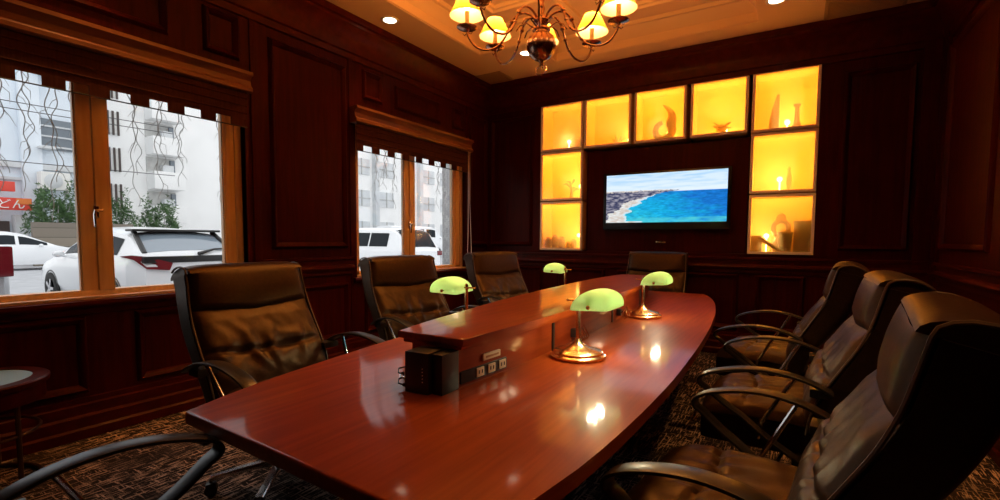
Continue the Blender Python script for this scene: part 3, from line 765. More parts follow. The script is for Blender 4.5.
# ------------------------------------------------------------------ executive chair
def make_chair():
    root = thing('executive_chair', '', 'chair', (0, 0, 0), 0, 'brown leather executive chairs')
    P = [(-.005, .47), (-.014, .53), (-.034, .61), (-.070, .69), (-.120, .78), (-.170, .87), (-.207, .96), (-.230, 1.045), (-.248, 1.118)]
    def prof(t):
        s = t*(len(P)-1); i = min(int(s), len(P)-2); f = s-i
        p0, p1, p2, p3 = P[max(i-1, 0)], P[i], P[i+1], P[min(i+2, len(P)-1)]
        h = lambda a, b, c, d: .5*((2*b)+(-a+c)*f+(2*a-5*b+4*c-d)*f*f+(-a+3*b-3*c+d)*f**3)
        return Vector((h(p0[0], p1[0], p2[0], p3[0]), 0, h(p0[1], p1[1], p2[1], p3[1])))
    def fr(t):
        p = prof(t); d = (prof(min(1, t+.02))-prof(max(0, t-.02))).normalized()
        return p, Vector((d.z, 0, -d.x))          # point, forward normal
    HWD = lambda t: .325+.015*math.sin(PI*min(1, t*1.1))
    TH = .725                                        # headrest starts
    def rim(y, w, p=5.): return max(0., 1-abs(y/w)**p)
    seamt = .41
    def front(u, v, t0, t1, puff, pleat, drop=0., top=False):
        t = t0+(t1-t0)*v; y = (-1+2*u)
        w = HWD(t)-.012
        tt = t - drop*(1-abs(y))                    # chevron edge
        p, nrm = fr(max(0, min(1, tt)))
        e = rim(y, 1, 6)**.5*min(1, (max(0., math.sin(PI*min(v, .5 if top else 1.)))*2.2)**.5)
        d = -.030+.040*e+puff*math.sin(PI*v)*(1-.3*y*y)
        if pleat:
            st = seamt+.025*y*y-.012*y
            g = tt-st
            d -= .020*math.exp(-(g/.018)**2)*e
            a = math.exp(-(g/.11)**2)
            nz = noise.noise(Vector((y*3.2, tt*5, 3.3)))
            d += .011*a*math.sin(y*16+6*nz+g*10*y)*e*(1-.5*abs(y))
            d += .007*noise.noise(Vector((y*6.0+tt*7, tt*10, .5)))*e
        d += .008*(y*y)                              # gentle wrap at the sides
        q = p + nrm*d
        return Vector((q.x, y*w, q.z))
    m = MB(); m.grid(44, 56, lambda u, v: front(u, v, .0, TH+.02, .016, True, -.0))
    m.build('backrest', M['leather'], root, 60)
    m = MB()
    def head(u, v):
        q = front(u, v, TH-.005, 1.0, .010, False, .045*(1-v), True)
        p, nrm = fr(TH+(1-TH)*v)
        return q+nrm*.007
    m.grid(30, 22, head)
    # rounded crown over the top edge
    def crownf(u, v):
        y = -1+2*u; p, nrm = fr(1.0); a = v*PI
        w = (HWD(1)-.012)
        r = .080*(1-.25*abs(y)**6)
        c = p - nrm*.085; up = Vector((-nrm.z, 0, nrm.x))
        q = c + nrm*(math.cos(a)*(.085+.016)) + up*(math.sin(a)*r*.75)
        return Vector((q.x, y*w*(1-.01*math.sin(a)), q.z))
    m.grid(30, 12, crownf)
    p1, n1 = fr(1.0)
    for uu in (0., 1.):
        m.grid(2, 12, lambda u, v: crownf(uu, v)*(1-u)+Vector(((p1-n1*.085).x, crownf(uu, 0).y, (p1-n1*.085).z))*u)
    m.build('headrest', M['leather'], root, 60)
    # shell: sides and rear
    def shell(u, v):
        t = v; p, nrm = fr(t); w = HWD(t)
        th = .10+.075*t
        a = u*PI
        s = Vector((0, 0, 0))
        y = math.cos(a); k = abs(math.sin(a))**.22
        yy = (abs(y)**.35)*(1 if y > 0 else -1)
        q = p - nrm*(.028+k*(th-.02)) + nrm*(.006*(yy*yy))*(1-k)
        return Vector((q.x, yy*w, q.z))
    m = MB(); m.grid(33, 28, shell)
    m.grid(33, 2, lambda u, v: shell(u, 0)*(1-v)+Vector((fr(0)[0].x-.05, 0, .44))*v)
    m.grid(33, 2, lambda u, v: shell(u, 1)*(1-v)+(fr(1)[0]-fr(1)[1]*.088)*v)
    m.build('back_shell', M['leather'], root, 60)
    for s in (-1, 1):
        m = MB(); pts = []
        for k in range(29):
            t = k/28; p, nrm = fr(t); q = p - nrm*.010; pts.append((q.x, s*(HWD(t)-.004), q.z))
        p, nrm = fr(1); up = Vector((-nrm.z, 0, nrm.x))
        for k in range(1, 7):
            a = k*PI/8; q = p-nrm*.088+nrm*math.cos(a)*.08+up*math.sin(a)*.050; pts.append((q.x, s*(HWD(1)-.006), q.z))
        m.tube(pts, .0055, 6)
        m.build('piping', M['piping'], root)
    # seat
    def seat(u, v):
        x = -.10+.52*v; y = -1+2*u
        w = .315-.02*v
        e = (rim(y, 1, 6)**.5)*(min(1, (1-v)*5)**.5)
        z = .490+.075*e+.018*math.sin(PI*v)-.015*v
        sv = .56+.10*(abs(y)-.3)
        g = v-sv
        z -= .016*math.exp(-(g/.02)**2)*e
        z += .007*math.exp(-(g/.16)**2)*math.sin(y*20+5*noise.noise(Vector((y*3, v*4, 8))))*e*(1-.4*abs(y))
        z += .006*noise.noise(Vector((x*14, y*6, 2.2)))*e
        return Vector((x+.03*e*v, y*w, z))
    m = MB(); m.grid(36, 36, seat)
    m.grid(36, 2, lambda u, v: Vector((-.10, (-1+2*u)*.315, .490-.13*v)))
    m.bb(-.10, .415, -.30, .30, .355, .495, .03)
    m.build('seat', M['leather'], root, 60)
    # loop arms, struts
    arm = [(-.10, 0.680), (-.05, 0.707), (.03, 0.733), (.12, 0.745), (.20, 0.743), (.28, 0.730), (.35, 0.709), (.392, 0.687), (.405, 0.667), (.398, 0.647), (.37, 0.630), (.30, 0.577), (.22, 0.527), (.14, 0.465), (.08, 0.425), (.02, 0.390), (-.02, 0.365)]
    sm = []
    for i in range(len(arm)-1):
        for k in range(3):
            f = k/3; p0, p1, p2, p3 = [arm[min(max(i+j, 0), len(arm)-1)] for j in (-1, 0, 1, 2)]
            h = lambda c: .5*((2*p1[c])+(-p0[c]+p2[c])*f+(2*p0[c]-5*p1[c]+4*p2[c]-p3[c])*f*f+(-p0[c]+3*p1[c]-3*p2[c]+p3[c])*f**3)
            sm.append((h(0), h(1)))
    sm.append(arm[-1])
    for s in (-1, 1):
        m = MB(); m.band([(x, s*.40, z) for x, z in sm], (0, .066, 0), .014)
        m.bb(-.10, -.02, min(s*.40, s*.30), max(s*.40, s*.30), .655, .69, .008)
        m.bb(-.05, .03, min(s*.41, s*.20), max(s*.41, s*.20), .350, .375, .006)
        a = m.build('armrest', M['armblack'], root)
        m = MB(); m.cyl((.03, s*.385, .725), (.150, s*.345, .500), .0095, n=10); m.cyl((.150, s*.345, .500), (.165, s*.34, .42), .0095, n=10)
        m.build('strut', M['chrome'], a)
    # mechanism, column, five-star base on castors
    m = MB(); m.bb(-.10, .16, -.10, .10, .30, .358, .012); m.cyl((0, 0, .16), (0, 0, .31), .026, n=16); m.cyl((0, 0, .07), (0, 0, .20), .04, n=16)
    m.tube([(.05, .08, .33), (.08, .28, .325), (.09, .34, .32)], [.007, .007, .012], 8)
    m.build('column', M['black'], root)
    m = MB(); m.cyl((0, 0, .085), (0, 0, .135), .05, n=16)
    for k in range(5):
        a = R(20+72*k); c, s = math.cos(a), math.sin(a)
        m.band([(.03*c, .03*s, .115), (.16*c, .16*s, .108), (.33*c, .33*s, .085)], (-s*.042, c*.042, 0), [.04, .032, .022])
    sb = m.build('star_base', M['chrome'], root)
    for k in range(5):
        a = R(20+72*k); c, s = math.cos(a), math.sin(a)
        m = MB()
        for q in (-1, 1):
            cx, cy = .33*c-s*.016*q, .33*s+c*.016*q
            m.cyl((cx+s*.009, cy-c*.009, .029), (cx-s*.009, cy+c*.009, .029), .0285, n=16)
        m.bb(-.024, .024, -.024, .024, .03, .064, .01, mat=Matrix.Translation((.33*c, .33*s, 0)) @ Matrix.Rotation(a, 4, 'Z')); m.cyl((.33*c, .33*s, .06), (.33*c, .33*s, .085), .008, n=8)
        m.build('castor', M['black'], sb)
    return root
CH = make_chair()
CHAIRS = [(-2.295, 1.535, 0, 'brown leather executive chair in front of the large near window'),
          (-2.44, 2.87, -9, 'brown leather executive chair in front of the far window, behind a green lamp'),
          (-2.48, 4.30, -14, 'dim brown leather chair in the far corner by the window cord'),
          (-1.385, 5.47, -90, 'dark leather chair at the far head of the table under the television'),
          (.005, 1.57, 174, 'largest leather chair, back rising at the picture edge opposite the windows'),
          (.05, 2.73, 179, 'middle leather chair of the three along the side opposite the windows'),
          (-.025, 3.90, 176, 'leather chair furthest along the side opposite the windows, near the lit cabinets'),
          (-1.124, .335, 84, 'leather chair at the near end of the table, showing its curved black armrest')]
for k, (x, y, a, lab) in enumerate(CHAIRS):
    o = place(CH, (x, y, 0), R(a), lab, k == 0)
    if k in (1, 2, 4):
        for c in o.children:
            if c.name.startswith('armrest'): c.scale.x = .92
    if k == 3:
        for c in o.children:
            if c.name.startswith('armrest'): c.location.z -= .072; c.scale.x = .97

# ------------------------------------------------------------------ round side table
st = thing('side_table', 'small round side table with glass top below the near window', 'table', (-3.555, .65, 0))
m = MB(); m.lathe([(.235, .535), (.30, .530), (.305, .540), (.305, .555), (.297, .562), (.235, .562), (.235, .535)], 48); m.build('rim', M['trim'], st)
m = MB(); m.lathe([(.001, .540), (.237, .540), (.237, .558), (.001, .558)], 48); m.build('glass_top', M['glass_top'], st)
m = MB(); m.lathe([(.27, .44), (.285, .445), (.285, .532), (.27, .532), (.27, .44)], 40); m.build('apron', M['trim'], st)
for k in range(3):
    a = R(28+120*k); c, s = math.cos(a), math.sin(a)
    m = MB(); m.tube([(.255*c, .255*s, .45), (.255*c, .255*s, .05), (.25*c, .25*s, .02), (.22*c, .22*s, .012)], .011, 8); m.build('leg', M['dkmetal'], st)
m = MB(); m.tube([(.25*math.cos(2*PI*k/40), .25*math.sin(2*PI*k/40), .014) for k in range(40)], .012, 8, closed=True)
m.tube([(.255*math.cos(2*PI*k/40), .255*math.sin(2*PI*k/40), .285) for k in range(40)], .008, 8, closed=True); m.build('ring_stretcher', M['dkmetal'], st)

# ------------------------------------------------------------------ chandelier
ch = thing('chandelier', 'bronze eight-arm chandelier with small cream shades over the table', 'chandelier', (-1.565, 3.08, 0))
zc = 2.62                                             # ball centre
m = MB()
m.lathe([(.001, zc-.093), (.025, zc-.090), (.055, zc-.076), (.080, zc-.052), (.096, zc-.018), (.100, zc+.012), (.097, zc+.04), (.083, zc+.07), (.062, zc+.088), (.046, zc+.096), (.046, zc+.108), (.062, zc+.114), (.062, zc+.124), (.04, zc+.136), (.03, zc+.15), (.045, zc+.16), (.055, zc+.175), (.05, zc+.19), (.03, zc+.20), (.018, zc+.23), (.024, zc+.26), (.014, zc+.29), (.022, zc+.33), (.012, zc+.36), (.001, zc+.37)], 48, lobes=16, lob=.03)
m.build('body', M['bronze'], ch)
m = MB(); m.lathe([(.001, zc-.130), (.012, zc-.126), (.006, zc-.115), (.014, zc-.103), (.02, zc-.090), (.001, zc-.090)], 16)
m.tube([(.042*math.cos(a), .012*math.sin(a), zc-.152+.036*math.sin(a)) for a in [2*PI*k/24 for k in range(24)]], .0045, 8, closed=True); m.build('ring_finial', M['bronze'], ch)
m = MB(); zt = zc+.37; k = 0
while zt < 3.60:
    m.tube([((.012*math.cos(a) if k % 2 else 0), (0 if k % 2 else .012*math.cos(a)), zt+.02+.022*math.sin(a)) for a in [2*PI*q/12 for q in range(12)]], .0035, 6, closed=True); zt += .034; k += 1
m.tube([(.012, .004, zc+.36), (.018, .01, 3.2), (.008, .004, 3.66)], .004, 6)
m.build('chain', M['bronze'], ch)
m = MB(); m.lathe([(.001, 3.60), (.02, 3.60), (.05, 3.64), (.075, 3.68), (.08, 3.699), (.001, 3.699)], 24); m.build('canopy', M['bronze'], ch)
AR = .52; zcup = 2.770
for q in range(8):
    T_ = Matrix.Rotation(R(25+45*q), 4, 'Z')
    pts = [(.035, zc+.175), (.07, zc+.215), (.12, zc+.235), (.17, zc+.22), (.205, zc+.18), (.235, zc+.11), (.275, zc+.045), (.33, zc+.005), (.40, zc-.002), (.455, zc+.02), (.492, zc+.06), (.515, zc+.105), (AR, zcup)]
    sm = []
    for i in range(len(pts)-1):
        for kk in range(3):
            f = kk/3; p0, p1, p2, p3 = [pts[min(max(i+j, 0), len(pts)-1)] for j in (-1, 0, 1, 2)]
            h = lambda c: .5*((2*p1[c])+(-p0[c]+p2[c])*f+(2*p0[c]-5*p1[c]+4*p2[c]-p3[c])*f*f+(-p0[c]+3*p1[c]-3*p2[c]+p3[c])*f**3)
            sm.append((h(0), 0, h(1)))
    sm.append((AR, 0, zcup))
    m = MB(); m.tube(sm, .0075, 8, mat=T_)
    m.tube([(.05, 0, zc+.13), (.10, 0, zc+.165), (.15, 0, zc+.15), (.175, 0, zc+.115)], .005, 6, mat=T_)
    for (x, z, r_) in ((.205, zc+.18, .017), (.235, zc+.11, .013), (.275, zc+.045, .011)): m.ball((x, 0, z), r_, n=8, mat=T_)
    m.tube([(AR-.005, 0, zcup-.03), (AR+.02, 0, zcup-.05), (AR+.03, 0, zcup-.035)], .003, 6, mat=T_); m.tube([(AR-.005, 0, zcup-.03), (AR-.03, 0, zcup-.04), (AR-.038, 0, zcup-.022)], .003, 6, mat=T_)
    arm = m.build('arm', M['bronze'], ch)
    U = T_ @ Matrix.Translation((AR, 0, 0))
    m = MB(); m.lathe([(.008, zcup-.025), (.02, zcup-.01), (.058, zcup-.004), (.072, zcup+.004), (.072, zcup+.009), (.05, zcup+.005), (.014, zcup+.008), (.014, zcup+.02)], 24, U); m.build('drip_cup', M['bronze'], arm)
    m = MB(); m.lathe([(.016, zcup+.015), (.016, zcup+.115), (.001, zcup+.115)], 14, U); m.build('candle_sleeve', M['ivory'], arm)
    m = MB(); m.lathe([(.001, zcup+.115), (.010, zcup+.12), (.018, zcup+.142), (.014, zcup+.165), (.001, zcup+.185)], 12, U); m.build('bulb', M['bulb_ch'], arm)
    m = MB(); zz = zcup+.085
    m.lathe([(.122, zz), (.113, zz+.018), (.058, zz+.128)], 40, U)
    m.bm.faces.ensure_lookup_table()
    bmesh.ops.delete(m.bm, geom=[f for f in m.bm.faces if len(f.verts) > 4], context='FACES_ONLY')
    o = m.build('lamp_shade', M['cream_shade'], arm, 60)
    p = U @ Vector((0, 0, zcup+.203)); lamp('POINT', 'chandelier_glow', p, 15, (1, .40, .082), ch, .012)

# ------------------------------------------------------------------ ceiling fittings
DL = [(-3.555, 3.67, 'recessed ceiling downlight above the wall between the windows'), (-2.80, 5.12, 'recessed ceiling downlight showing behind the chandelier ball'), (-.25, 5.17, 'recessed ceiling downlight above the lit corner cabinet'),
      (-3.555, 1.30, 'recessed ceiling downlight above the near window'), (.60, 3.67, 'recessed ceiling downlight above the chairs opposite the windows'), (.60, 1.3, 'recessed ceiling downlight above the largest chair')]
d0 = thing('downlight', '', 'downlight', (0, 0, 0), 0, 'recessed downlights')
m = MB(); m.lathe([(.062, 0), (.085, -.003), (.09, 0), (.09, .004), (.062, .004)], 32); m.build('trim_ring', M['white'], d0)
m = MB(); m.lathe([(.001, -.001), (.064, -.001), (.064, .002), (.001, .002)], 32); m.build('lens', M['downlens'], d0)
for k, (x, y, lab) in enumerate(DL):
    o = place(d0, (x, y, CZ-.004), 0, lab, k == 0)
for k, (x, y, lab) in enumerate(DL):
    lamp('SPOT', 'downlight_beam', (x, y, CZ-.02), (52, 52, 52, 52, 85, 85)[k], (1, .46, .13), None, .05, (0, 0, 0), spot_size=R(78), spot_blend=.9)
for lab, x0, x1, y0, y1 in (('square ceiling air vent in the corner by the far window', -3.765, -3.385, 5.485, 5.865), ('dark-edged ceiling panel above the wall corner opposite the windows', .13, .76, 5.40, 5.865)):
    v = thing('ceiling_vent', lab, 'vent', ((x0+x1)/2, (y0+y1)/2, CZ), 0)
    w, h = (x1-x0)/2, (y1-y0)/2
    m = MB()
    for a0, a1, b0, b1 in ((-w, w, -h, -h+.03), (-w, w, h-.03, h), (-w, -w+.03, -h, h), (w-.03, w, -h, h)): m.bb(a0, a1, b0, b1, -.010, 0, .003)
    m.build('frame', M['vent'], v)
    m = MB(); yy = -h+.05
    while yy < h-.04:
        m.box((0, yy, -.004), (2*w-.06, .022, .004), mat=None); yy += .034
    m.build('grille', M['vent'], v)
    MB().bb(-w+.03, w-.03, -h+.03, h-.03, -.0015, 0).build('backing', M['dkmetal'], v, 0)

exec_outdoor = True
# ------------------------------------------------------------------ outdoors
GZ = .0
g = MB(); g.bb(-70, WX-.25, -25, 70, GZ-.1, GZ); struct(g.build('street_ground', M['asphalt'], smooth=0))

def car(name, label, loc, rz, L, W, tops, belt, paint, rearglass=None, van=False, sideglass=((1.25, 2.1), (2.2, 3.1), (3.2, 3.8)), rear=None, wheels=(.85, 3.55), windsh=None, tail=None):
    """car body lofted along its length; local x: 0 nose .. L tail, y across; parts: body, windows, wheels, lamps"""
    root = thing(name, label, 'car', loc, rz)
    HW_ = W/2
    def top(x):
        for (a, p), (b, q) in zip(tops, tops[1:]):
            if x <= b:
                f = (x-a)/(b-a); return p+(q-p)*f
        return tops[-1][1]
    def topS(x): return sum(top(min(L, max(0, x+d))) for d in (-.08, -.04, 0, .04, .08))/5
    def width(x):
        e = min(1, (x+.02)/.55)**.4*min(1, (L-x+.02)/.35)**.35
        return HW_*(.78+.22*e)
    def ring(x, s):
        """s 0..1 from sill on -y side over the roof to sill on +y side"""
        tz = topS(x); w = width(x); bz = min(belt, tz-.03)
        rw = w*(.80 if tz > belt+.1 else .93) if not van else w*.93
        g_ = max(0, min(1, (tz-belt)/.3)); rw = w*(1-g_)*.94+g_*(w*(.93 if van else .79))
        pr = [(-w*.93, .22), (-w, .42), (-w, bz-.08), (-w*.975, bz), (-rw, tz-.07*min(1, tz-bz+.3)), (-rw*.86, tz-.012), (-rw*.4, tz+.012), (0, tz+.016)]
        pr = pr+[(-a, b) for a, b in pr[-2::-1]]
        q = s*(len(pr)-1); i = min(int(q), len(pr)-2); f = q-i
        return Vector((x, pr[i][0]+(pr[i+1][0]-pr[i][0])*f, pr[i][1]+(pr[i+1][1]-pr[i][1])*f))
    m = MB(); nx = 56
    m.grid(29, nx, lambda u, v: ring(L*v, u))
    for xx in (0, L): m.grid(29, 2, lambda u, v: ring(xx, u)*(1-v)+Vector((xx, 0, .45))*v)
    m.build('body', paint, root, 40)
    m = MB()
    def S(k): return k/14
    def panel(x0, x1, s0, s1, mat_i, offn=.006, slant=0.):
        def f(u, v):
            x = x0+(x1-x0)*u+slant*(v); p = ring(x, s0+(s1-s0)*v)
            e = .01
            du = ring(min(L, x+e), s0+(s1-s0)*v)-ring(max(0, x-e), s0+(s1-s0)*v); dv = ring(x, min(1, s0+(s1-s0)*v+e))-ring(x, max(0, s0+(s1-s0)*v-e))
            n_ = du.cross(dv)
            if n_.length < 1e-9: n_ = Vector((0, 0, 1))
            n_.normalize()
            if n_.dot(p-Vector((x, 0, .6))) < 0: n_ = -n_
            return p+n_*offn
        return f
    for (x0, x1) in sideglass:
        for a, b in ((S(3)+.008, S(4)-.012), (S(11)-.008, S(10)+.012)):
            m = MB(); m.grid(10, 5, panel(x0, x1, a, b, 0)); m.build('side_window', M['carglass'], root, 60)
    if windsh: m = MB(); m.grid(8, 10, panel(windsh[0], windsh[1], S(4.6), S(9.4), 0)); m.build('windscreen', M['carglass'], root, 60)
    if rear:
        if rear[0] == 'flat':
            m = MB(); w = HW_*.80; z0, z1 = rear[1], rear[2]
            m.grid(10, 5, lambda u, v: Vector((L+.012-.02*v+.005*0, (-1+2*u)*w*(1-.06*v), z0+(z1-z0)*v)))
        else:
            m = MB(); m.grid(14, 8, panel(rear[0], rear[1], S(4.75), S(9.25), 0))
        m.build('rear_window', rearglass or M['carglass'], root, 60)
    for s in (-1, 1):
        for wx in wheels:
            q = MB(); r_ = .31
            q.lathe([(.19, -.09), (.27, -.10), (.305, -.085), (r_, -.05), (r_, .05), (.305, .085), (.27, .10), (.19, .09)], 28, Matrix.Translation((wx, s*(HW_-.075), .31)) @ Matrix.Rotation(R(90), 4, 'X'))
            wh = q.build('wheel', M['tyre'], root)
            q = MB(); T2 = Matrix.Translation((wx, s*(HW_-.005), .31)) @ Matrix.Rotation(R(90), 4, 'X')
            q.lathe([(.001, -.02), (.20, -.02), (.205, .01), (.19, .02)], 24, T2)
            for k in range(5):
                a = 2*PI*k/5; q.box((.10*math.cos(a), .10*math.sin(a), -s*.03), (.17, .055, .02), .006, mat=T2 @ Matrix.Translation((.10*math.cos(a), .10*math.sin(a), 0)) @ Matrix.Rotation(a, 4, 'Z') @ Matrix.Translation((-.10*math.cos(a), -.10*math.sin(a), 0)))
            q.build('rim', M['rim'], wh)
            # dark wheel arch
            q = MB(); q.tube([(wx+.34*math.cos(a), s*(width(wx)-.012), .31+.34*math.sin(a)) for a in [PI*k/14 for k in range(15)]], .02, 8); q.build('wheel_arch', M['black'], root)
        q = MB(); q.ball((1.62 if not van else .75, s*(HW_+.08), belt+.02), .085, (.8, 1., .7)); q.cyl((1.65 if not van else .78, s*(HW_-.05), belt-.03), (1.63 if not van else .76, s*(HW_+.06), belt), .02, n=8); q.build('wing_mirror', paint, root)
        q = MB(); q.ball((.10, s*HW_*.70, .64), .13, (.8, 1.2, .6)); q.build('head_lamp', M['headlamp'], root)
        if tail == 'tall':
            q = MB(); q.box((L-.01, s*(HW_-.12), 1.0), (.10, .17, .36), .03); q.build('tail_lamp', M['redlamp'], root)
        elif tail == 'wedge':
            q = MB(); y1 = s*(HW_*.50); y0 = s*(HW_*1.0)
            vs = [(L-.55, s*(HW_*1.005), .985), (L-.10, y0*.985, .94), (L+.03, y0*.86, .80), (L+.05, y1*1.02, .77), (L+.04, y1*.9, .88), (L+.01, y0*.8, .985), (L-.2, y0*.99, 1.01)]
            b2 = [(x-.06, y*.93, z) for x, y, z in vs]
            k = len(vs); q._add(vs+b2, [tuple(range(k)), tuple(range(k, 2*k))]+[(i, (i+1) % k, k+(i+1) % k, k+i) for i in range(k)]); q.build('tail_lamp', M['redlamp'], root, 30)
        else:
            q = MB(); q.box((L-.02, s*(HW_-.14), .86), (.08, .22, .14), .03); q.build('tail_lamp', M['redlamp'], root)
    q = MB(); q.bb(-.02, .04, -HW_*.5, HW_*.5, .36, .50, .02); q.build('grille', M['black'], root)
    return root

hatch_tops = [(0, .58), (.12, .70), (.5, .81), (1.10, .95), (2.0, 1.38), (2.5, 1.47), (3.2, 1.44), (3.75, 1.36), (4.25, 1.06), (4.38, 1.00), (4.45, .82)]
# the white hatchback parked tail-on outside the near window
pc = car('hatchback_car', 'white hatchback parked tail-first right outside the near window', (-13.0, 4.27, GZ), 0, 4.45, 1.80, hatch_tops, .96, M['carwhite'], M['rearglass'], sideglass=((1.55, 2.2), (2.28, 3.05), (3.12, 3.70)), rear=(3.74, 4.26), windsh=(1.25, 1.9), wheels=(.9, 3.6), tail='wedge')
q = MB(); q.bb(3.60, 3.86, -.70, .70, 1.385, 1.425, .015); q.build('spoiler', M['black'], pc)
q = MB(); q.bb(4.34, 4.47, -.80, .80, .885, .99, .02); q.build('tailgate_trim', M['black'], pc)
q = MB(); q.tube([(4.37, .05, 1.02), (4.30, .35, 1.09), (4.25, .62, 1.10)], [.03, .018, .012], 8); q.build('rear_wiper', M['black'], pc)
for s in (-1, 1):
    q = MB(); q.tube([(3.72, s*.62, 1.38), (4.26, s*.70, 1.03)], .04, 8); q.build('rear_pillar', M['black'], pc)
# neighbour with the tall red lamp, cut by the picture edge
car('minivan_car', 'silver car with a tall red tail lamp cut off by the near window edge', (-12.2, 1.05, GZ), 0, 4.3, 1.70, [(0, .65), (.15, .85), (.8, 1.05), (1.6, 1.55), (2.2, 1.62), (4.0, 1.60), (4.2, 1.45), (4.3, .9)], 1.0, M['carsilver'], None, rear=('flat', 1.05, 1.45), windsh=(.85, 1.5), tail='tall', wheels=(.8, 3.4))
# across the street
car('sedan_car', 'white car across the street in front of the stone block wall', (-25.6, 8.25, GZ), R(-90), 4.3, 1.75, hatch_tops[:-1]+[(4.3, .9)], .93, M['carwhite'], None, sideglass=((1.4, 2.2), (2.3, 3.1), (3.15, 3.5)), rear=(3.72, 4.2), windsh=(1.15, 1.85), wheels=(.85, 3.45))
car('van_car', 'white high-roofed van seen through the far window', (-22.0, 27.4, GZ), R(-90-8), 4.9, 1.88, [(0, .9), (.12, 1.15), (.5, 1.35), (1.1, 2.0), (1.5, 2.08), (4.7, 2.08), (4.85, 1.9), (4.9, 1.0)], 1.28, M['carwhite'], None, van=True, sideglass=((1.15, 1.95), (2.15, 3.2), (3.4, 4.5)), rear=('flat', 1.3, 1.9), windsh=(.6, 1.05), wheels=(.95, 3.6), tail='tall')
k2 = car('compact_car', 'white compact car with dark rear glass outside the far window', (-13.3, 10.65, GZ), 0, 4.2, 1.75, [(0, .65), (.15, .85), (.8, 1.02), (1.5, 1.50), (2.2, 1.60), (3.6, 1.58), (3.9, 1.45), (4.12, 1.05), (4.2, .85)], 1.0, M['carwhite'], M['carglass'], sideglass=((1.2, 1.95), (2.05, 2.85), (2.9, 3.6)), rear=(3.72, 4.12), windsh=(.85, 1.4), wheels=(.8, 3.4))
q = MB(); q.bb(-9.9, -9.3, 6.7, 9.3, GZ, .72, .05); tag(q.build('parapet', M['bldg_white']), 'low white parapet below the van outside the far window', 'wall')

# buildings opposite
def building(name, label, loc, size, mat): 
    root = thing(name, label, 'building', loc)
    MB().bb(-size[0], 0, 0, size[1], 0, size[2]).build('wall', mat, root, 0)
    return root
bA = building('apartment_building', 'pale blue apartment front with pilasters above the red shop sign', (-32, 2.0, GZ), (6, 9.0, 15), M['bldg_blue'])
for y in (5.9, 8.0):
    m = MB(); m.bb(0, .35, y-2.0-.22 if False else y-2.0, y-2.0+.75, 0, 15, .03); m.build('pilaster', M['bldg_white'] if y < 7 else M['bldg_blue'], bA)
m = MB(); m.bb(0, .25, 0, 9, 4.55, 4.85, .04); m.bb(0, .18, 0, 9, 3.95, 4.1, .03); m.build('cornice', M['bldg_grey'], bA)
for z0 in (5.6, 9.2):
    w_ = MB(); w_.bb(0, .10, 6.55, 8.0, z0, z0+1.5, .02); wn = w_.build('window', M['win_dark'], bA)
    b = MB()
    for k in range(3): b.bb(.10, .16, 6.55, 8.0, z0+.1+.5*k, z0+.18+.5*k)
    b.bb(.02, .75, 6.55, 7.2, z0-.05, z0+.05, .01); b.build('window_rail', M['bldg_grey'], wn)
m = MB(); m.bb(0, .5, 8.15, 8.75, 5.5, 6.9, .04); m.build('service_box', M['bldg_blue'], bA)
m = MB(); m.bb(.02, .45, 8.55, 8.95, 0, 15, .03); m.build('drain_stack', M['concrete'], bA)
m = MB(); m.bb(0, .12, 3.3, 5.5, 0, 2.0, .02); m.build('shop_shutter', M['bars'], bA)
m = MB(); m.bb(0, .5, 5.6, 6.05, 0, 2.3, .02); m.build('shop_post', M['bldg_grey'], bA)
bB = building('balcony_building', 'white apartment block with stacked balconies and barred windows', (-33.5, 11.2, GZ), (6, 16, 16), M['bldg_white'])
for k in range(4):
    z0 = 2.5+2.05*k
    w_ = MB(); w_.bb(0, .08, .35, 1.35, z0+.55, z0+1.75); wn = w_.build('window', M['bldg_warm'], bB, 0)
    b = MB()
    for j in range(5): b.bb(.09, .16, .38+.24*j, .47+.24*j, z0+.45, z0+1.8)
    b.build('window_bars', M['bars'], wn, 0)
    if k == 2:
        b = MB(); b.bb(.02, .07, .30, .55, z0+.5, z0+1.5); b.build('shutter', M['rust'], wn, 0)
for k in range(4):
    z0 = 2.1+2.05*k
    m = MB(); m.bb(.0, 1.0, 2.75, 4.45, z0, z0+1.05, .03); bal = m.build('balcony', M['bldg_white'], bB)
    m = MB(); m.bb(-.02, .05, 2.75, 4.3, z0+1.05, z0+1.95); m.build('balcony_recess', M['concrete'], bal, 0)
    m = MB(); m.bb(.1, .5, 3.45, 4.05, z0+1.06, z0+1.5, .03); m.build('air_conditioner', M['bldg_grey'], bal)
    m = MB(); m.bb(.06, .2, 4.0, 4.25, z0+1.06, z0+1.85); m.build('balcony_door', M['win_dark'], bal, 0)
m = MB(); m.bb(0, 1.1, 2.6, 4.55, 0, .1); m.bb(.0, .06, 3.3, 4.3, 0, 1.9); m.build('entrance', M['concrete'], bB, 0)
m = MB(); m.bb(.0, 1.5, .8, 2.7, 0, 1.8, .03); m.build('annex', M['bldg_warm'], bB)
bC = building('office_building', 'light grey office front with rows of windows beyond the van', (-36, 27.5, GZ), (6, 26, 18), M['bldg_white'])
for r_ in range(5):
    for c in range(7):
        y = 1.2+3.3*c; z0 = 1.4+3.0*r_
        w_ = MB(); w_.bb(0, .1, y, y+2.1, z0, z0+1.5); wn = w_.build('window', M['bldg_grey'], bC, 0)
        b = MB(); b.bb(.10, .16, y+1.0, y+1.1, z0, z0+1.5); b.bb(.10, .16, y, y+2.1, z0+.7, z0+.78); b.build('glazing_bar', M['concrete'], wn, 0)
for y in (.4, 7.0, 13.6):
    m = MB(); m.bb(0, .5, y, y+.5, 0, 18, .03); m.build('column', M['bldg_grey'], bC)
m = MB(); m.bb(-10.3, -10.0, 13.03, 13.55, GZ, 5, .02)
tag(m.build('stone_pillar', M['pillarstone']), 'dark stone pillar outside the end of the far window', 'pillar')

